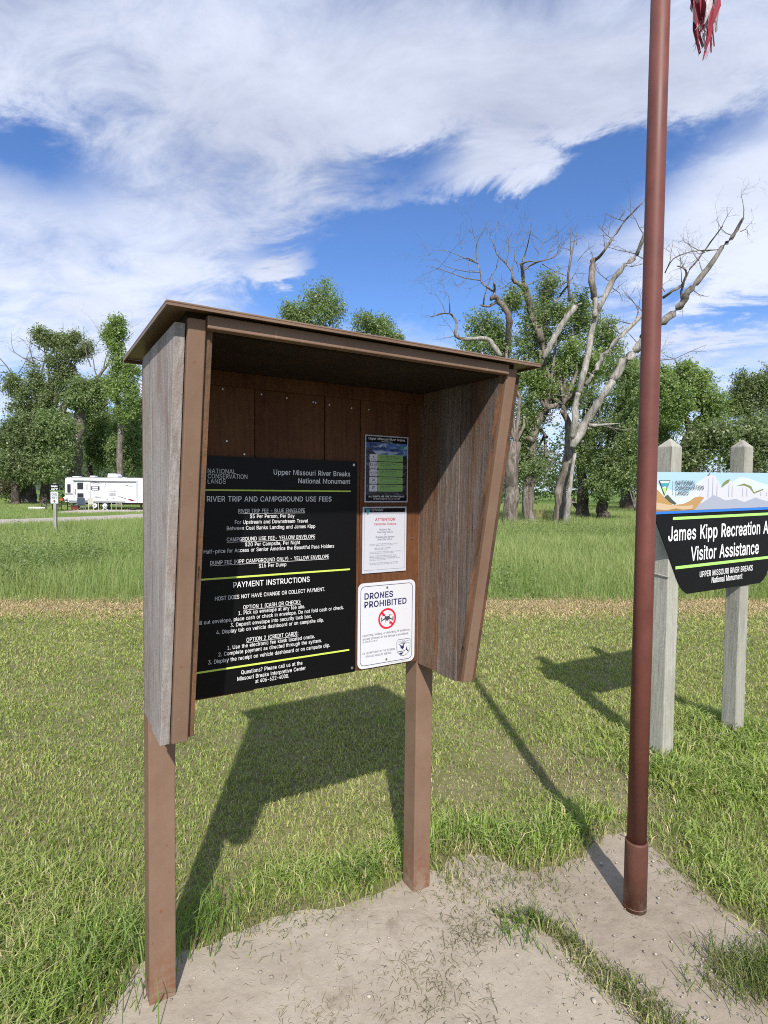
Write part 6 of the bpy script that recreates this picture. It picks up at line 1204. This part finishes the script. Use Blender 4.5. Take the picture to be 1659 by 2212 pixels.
H *= rng.uniform(.65, 1.3, len(X)); H = np.where(bare > .3, H*.55, H)
Wd = (.0032+.0016*rng.random(len(X)))*np.clip(Y/2.3, 1, 5)**.8*np.where(H > .09, 1.35, 1)
t = .45*rng.random(len(X))+.35*n_a+.2*n_b
C = mixc(t, [(.125, .180, .042), (.185, .238, .060), (.255, .285, .090), (.36, .345, .15)])
lush = np.clip(tall+left+rgt, 0, 1)[:, None]; C = C*(1-lush*.55)+np.array([.15, .225, .045])*lush*.6
dry = rng.random(len(X)) < (.12+.40*np.clip(n_a-.45, 0, 1)+.55*bare+.35*np.exp(-edge/.05)); C[dry] = np.array([.36, .32, .175])*rng.uniform(.6, 1.15, dry.sum())[:, None]
C *= 1.36*rng.uniform(.78, 1.2, (len(X), 1))
near = Y < 5.2; parts = []
off = 0; Vs, F4, F3, Cs = [], [], [], []
for msk, sg_ in ((near, True), (~near, True)):
    V, F, Cc = blades(X[msk], Y[msk], H[msk], Wd[msk], 1.15, C[msk], sg_)
    Vs.append(V); Cs.append(Cc); F4.append(F[0]+off); F3.append(F[1]+off); off += len(V)
tag(npmesh('lawn_grass', np.concatenate(Vs), [np.concatenate(F4), np.concatenate(F3)], M_GRASS, np.concatenate(Cs)), 'short mown green lawn around the kiosk', 'grass', kind='stuff')
# cut hay along the mowing line
n = 46000; X = rng.uniform(-8.5, 9.5, n); Y = 8.95+.06*X+rng.normal(size=n)*.40+.25*(vnoise(X, X*0, 1.1)-.5)
V, F, C = blades(X, Y, rng.uniform(.02, .085, n), np.full(n, .013), 2.2, np.array([.58, .455, .29])*rng.uniform(.6, 1.2, (n, 1)))
tag(npmesh('cut_hay', V, F, M_GRASS, C), 'strip of dry tan cut hay along the lawn edge', 'hay', kind='stuff')
# meadow
def in_road(X, Y):
    return inpoly(X, Y, rn+rf[::-1]) | inpoly(X, Y, site)
X, Y = sample(8.9, 75., 300000, 1.62, 2.)
ln_ = Y-.06*X; k_ = (ln_ > 9.25+.5*(vnoise(X, Y, 1.3)-.5)) & ~in_road(X, Y)
beyond = (X < -6) & (Y > 24+0*X)
X, Y = X[k_], Y[k_]; n_a, n_b = vnoise(X, Y, .33), vnoise(X+9, Y, 1.2)
rd = polydist(X, Y, rn+rf[::-1])
H = (.26+.26*n_a+.10*n_b)*rng.uniform(.6, 1.25, len(X)); H *= np.where((X < -7) & (rd < 4), .25+.16*rd, 1.); H *= np.where((X < -9) & (Y > 33), .42, 1); H *= np.where(Y > 33, .7, 1)
H *= np.clip(.35+(Y-.06*X-9.2)*.75, .35, 1)
Wd = .0052*np.clip(Y/9, 1, 9)**.95*rng.uniform(.8, 1.5, len(X))
t = .35*rng.random(len(X))+.40*n_a+.25*n_b
C = mixc(t, [(.165, .230, .074), (.230, .300, .102), (.305, .355, .140), (.42, .43, .22)])*rng.uniform(.8, 1.2, (len(X), 1))
sd2 = rng.random(len(X)) < .06; C[sd2] = np.array([.33, .30, .16])
Vs, F4, F3, Cs, off = [], [], [], [], 0
near = Y < 22
V, F, Cc = blades(X[near], Y[near], H[near], Wd[near], .45, C[near], True); Vs.append(V); Cs.append(Cc); F4.append(F[0]); F3.append(F[1]); off += len(V)
V, F, Cc = blades(X[~near], Y[~near], H[~near], Wd[~near]*1.3, .4, C[~near], False); Vs.append(V); Cs.append(Cc); F3.append(F[0]+off)
tag(npmesh('meadow_grass', np.concatenate(Vs), F4+[np.concatenate(F3)], M_GRASS, np.concatenate(Cs)), 'tall uncut green meadow grass beyond the hay strip', 'grass', kind='stuff')
# broad-leaved weeds in the meadow
cs = []
for i in range(1500):
    u = rnd(-250, 560); v = rnd(1182, 1282) if random.random() < .8 else rnd(1150, 1300); q_ = G(u, v)
    if vnoise(q_[0], q_[1], .45) > .36 and q_[1]-.06*q_[0] > 9.7: cs.append((q_[0], q_[1], rnd(.12, .42)))
for i in range(500):
    q_ = G(rnd(1040, 1420), rnd(1141, 1172)); cs.append((q_[0], q_[1], rnd(.1, .4)))
for (u, v, s_) in ((1580, 1283, .3), (1480, 1282, .3), (1100, 1283, .3), (250, 1225, .8)):
    q_ = G(u, v)
    for j in range(22): cs.append((q_[0]+rng.normal()*s_, q_[1]+rng.normal()*s_, rnd(.08, .45)))
V, F, C = leaves(cs, np.full((len(cs), 1), .17), 52000, .036, ((.115, .165, .055), (.205, .260, .095), (.30, .34, .17)), .8)
V[:, 2] = np.maximum(V[:, 2], .01)
tag(npmesh('meadow_weeds', V, [F], M_LEAF, C), 'low bushy broad leaved weeds growing through the meadow', 'weeds', kind='stuff')
def tuft(name, label, P, n, h0, h1, spread, lean, cols, wid=.004, cat='grass'):
    x, y = P[0]+rng.normal(size=n)*spread, P[1]+rng.normal(size=n)*spread
    V, F, C = blades(x-P[0], y-P[1], rng.uniform(h0, h1, n), np.full(n, wid), lean, mixc(rng.random(n), cols))
    o = npmesh(name, V, F, M_GRASS, C); o.location = (P[0], P[1], 0); return tag(o, label, cat, kind='stuff')
STRAW = [(.30, .25, .12), (.46, .40, .22)]; LUSH = [(.09, .16, .03), (.145, .235, .05), (.22, .29, .085)]; DULL = [(.12, .115, .055), (.21, .19, .11), (.30, .27, .17)]
tuft('dry_grass_tuft', 'upright straw coloured grass tuft left of the half dead cottonwood trunk', G(1172, 1131), 160, .5, 1.3, .35, .5, STRAW, .022)
tuft('grass_tuft', 'coarse wide bladed grass tuft at the pad edge between the kiosk posts', G(775, 1905), 70, .06, .15, .05, 1.3, LUSH, .008)
tuft('grass_tuft', 'grass clump growing right behind the left kiosk post foot', G(440, 2010), 160, .08, .2, .08, .7, LUSH, .005)
tuft('grass_tuft', 'long grass spilling over the pad at the bottom left corner', G(215, 2110), 240, .12, .26, .13, .9, LUSH, .005)
tuft('grass_tuft', 'small weedy tuft at the concrete edge near the right kiosk post', G(1115, 2010), 90, .04, .12, .05, 1., LUSH, .005)
tuft('matted_grass', 'flattened grey green dry grass mat on the concrete, nearest the camera', G(925, 2140), 420, .012, .035, .11, 3.2, DULL, .003)
tuft('matted_grass', 'flattened brown dry grass clump on the concrete below the right kiosk post', G(1010, 2015), 300, .012, .04, .07, 3., DULL, .003)
tuft('matted_grass', 'thin dull grass standing in for a shadow tip at the bottom edge left of centre', G(690, 2205), 160, .01, .03, .07, 3., DULL, .003)  # dull blades put in for the head shadow of whoever holds the camera
for (u, v, nn, sp_, lb) in ((1010, 1872, 260, .10, 'thin low grass on the dirt right of the right kiosk post'), (1085, 1905, 260, .11, 'thin low grass on the dirt between kiosk post and flagpole'), (980, 1925, 120, .06, 'few blades of grass at the foot of the right kiosk post'), (1180, 1900, 200, .10, 'thin low grass on the dirt left of the flagpole shadow'), (620, 1985, 260, .12, 'thin low grass on the pad edge between the two kiosk posts'), (1480, 1900, 160, .09, 'thin low grass on the dirt right of the flagpole base')):
    tuft('sparse_grass', lb, G(u, v), nn, .008, .045, sp_, 1.8, [(.12, .15, .045), (.20, .22, .075), (.36, .31, .17)], .0034)
# grass growing in the joint between concrete and dirt
n = 1500; tt = rng.random(n); jp = np.array(gp([(1120, 1985), (1215, 2040), (1262, 2105), (1330, 2150), (1400, 2205), (1480, 2280), (1560, 2390)])); ii = np.minimum((tt*6).astype(int), 5); fr_ = (tt*6-ii)[:, None]
J = jp[ii]*(1-fr_)+jp[ii+1]*fr_; sp_ = .018+.055*tt; J = J+rng.normal(size=(n, 2))*sp_[:, None]+np.array([.03, .015])
V, F, C = blades(J[:, 0], J[:, 1], rng.uniform(.015, .085, n)*(.2+1.2*vnoise(J[:, 0], J[:, 1], 6.)), np.full(n, .0036), 1.1, mixc(rng.random(n), [(.09, .13, .03), (.15, .19, .05), (.28, .25, .13)])); V[:, 2] += .004
tag(npmesh('joint_grass', V, F, M_GRASS, C), 'ragged grass growing in the gap between concrete and dirt', 'grass', kind='stuff')
n = 1700; c_ = G(1665, 2120); x, y = c_[0]+rng.normal(size=n)*.13, c_[1]+rng.normal(size=n)*.075
V, F, C = blades(x, y, rng.uniform(.02, .12, n), np.full(n, .0036), 1.0, mixc(rng.random(n), [(.08, .13, .03), (.15, .20, .05), (.30, .27, .14)]))
tag(npmesh('edge_grass', V, F, M_GRASS, C), 'patch of grass on the dirt at the lower right corner', 'grass', kind='stuff')
# clippings and dead stems scattered over pad and dirt
n = 2600; P_ = [G(u, v) for u, v in zip(rng.uniform(180, 1720, n), rng.uniform(1840, 2330, n))]; P_ = np.array(P_)
ok_ = (inpoly(P_[:, 0], P_[:, 1], PAD) | inpoly(P_[:, 0], P_[:, 1], DIRT)); e_ = np.minimum(polydist(P_[:, 0], P_[:, 1], PAD), polydist(P_[:, 0], P_[:, 1], DIRT))
ok_ &= rng.random(n) < np.clip(.10+.9*np.exp(-e_/.07)+.5*(vnoise(P_[:, 0], P_[:, 1], 5.) > .66), 0, 1); P_ = P_[ok_]; n = len(P_)
a = rng.random(n)*2*np.pi; l = rng.uniform(.012, .05, n); dx_, dy_ = np.cos(a)*l, np.sin(a)*l; wx, wy = -np.sin(a)*.0011, np.cos(a)*.0011; z_ = .0125+rng.random(n)*.004
V = np.stack([np.stack([P_[:, 0]-wx, P_[:, 1]-wy, z_], 1), np.stack([P_[:, 0]+wx, P_[:, 1]+wy, z_], 1), np.stack([P_[:, 0]+dx_, P_[:, 1]+dy_, z_+rng.random(n)*.008], 1)], 1).reshape(-1, 3)
tag(npmesh('grass_clippings', V, [np.arange(3*n).reshape(-1, 3)], M_GRASS, np.repeat(mixc(rng.random(n), [(.11, .10, .05), (.20, .17, .10), (.33, .28, .18)]), 3, 0)), 'dry grass clippings scattered over the pad', 'clippings', kind='stuff')
# pebbles
ico = [(0, 0, 1), (.89, 0, .45), (.28, .85, .45), (-.72, .53, .45), (-.72, -.53, .45), (.28, -.85, .45), (.72, .53, -.45), (-.28, .85, -.45), (-.89, 0, -.45), (-.28, -.85, -.45), (.72, -.53, -.45), (0, 0, -1)]
icf = np.array([(0, 1, 2), (0, 2, 3), (0, 3, 4), (0, 4, 5), (0, 5, 1), (1, 6, 2), (2, 7, 3), (3, 8, 4), (4, 9, 5), (5, 10, 1), (6, 7, 2), (7, 8, 3), (8, 9, 4), (9, 10, 5), (10, 6, 1), (11, 7, 6), (11, 8, 7), (11, 9, 8), (11, 10, 9), (11, 6, 10)])
def pebbles(n, u0, u1, v0, v1, r0, r1, extra=()):
    pts = [G(rnd(u0, u1), rnd(v0, v1)) for _ in range(n)]+[G(*e_) for e_ in extra]; V, C = [], []
    for p in pts:
        r_ = rnd(r0, r1)*(1.7 if random.random() < .06 else 1); s_ = np.array([rnd(.8, 1.4), rnd(.8, 1.3), rnd(.45, .7)])*r_
        V.append(np.array(ico)*s_*rng.uniform(.8, 1.2, (12, 1))+np.array([p[0], p[1], .010+s_[2]*.35])); C.append(np.tile(np.array([.36, .32, .27])*rnd(.55, 1.2), (12, 1)))
    F = np.concatenate([icf+12*i for i in range(len(pts))]); return np.concatenate(V), F, np.concatenate(C)
M_PEB = leafy('pebble_stone', 0., .8, .2)
V1, F1, C1 = pebbles(230, 1000, 1659, 1830, 2220, .0022, .006, [(1245, 1825), (1350, 1968), (1210, 1950), (1550, 1985), (1480, 2020), (1290, 1955)]); V3, F3_, C3 = pebbles(120, 1130, 1330, 1610, 1730, .002, .006)
V2, F2, C2 = pebbles(90, 330, 1000, 1940, 2230, .002, .005, [(513, 2097), (405, 2090), (690, 1955), (780, 1950)])
tag(npmesh('pebbles', np.concatenate([V1, V2, V3]), [np.concatenate([F1, F2+len(V1), F3_+len(V1)+len(V2)])], M_PEB, np.concatenate([C1, C2, C3]), smooth=True), 'small pale pebbles strewn over dirt and concrete', 'pebbles', kind='stuff')
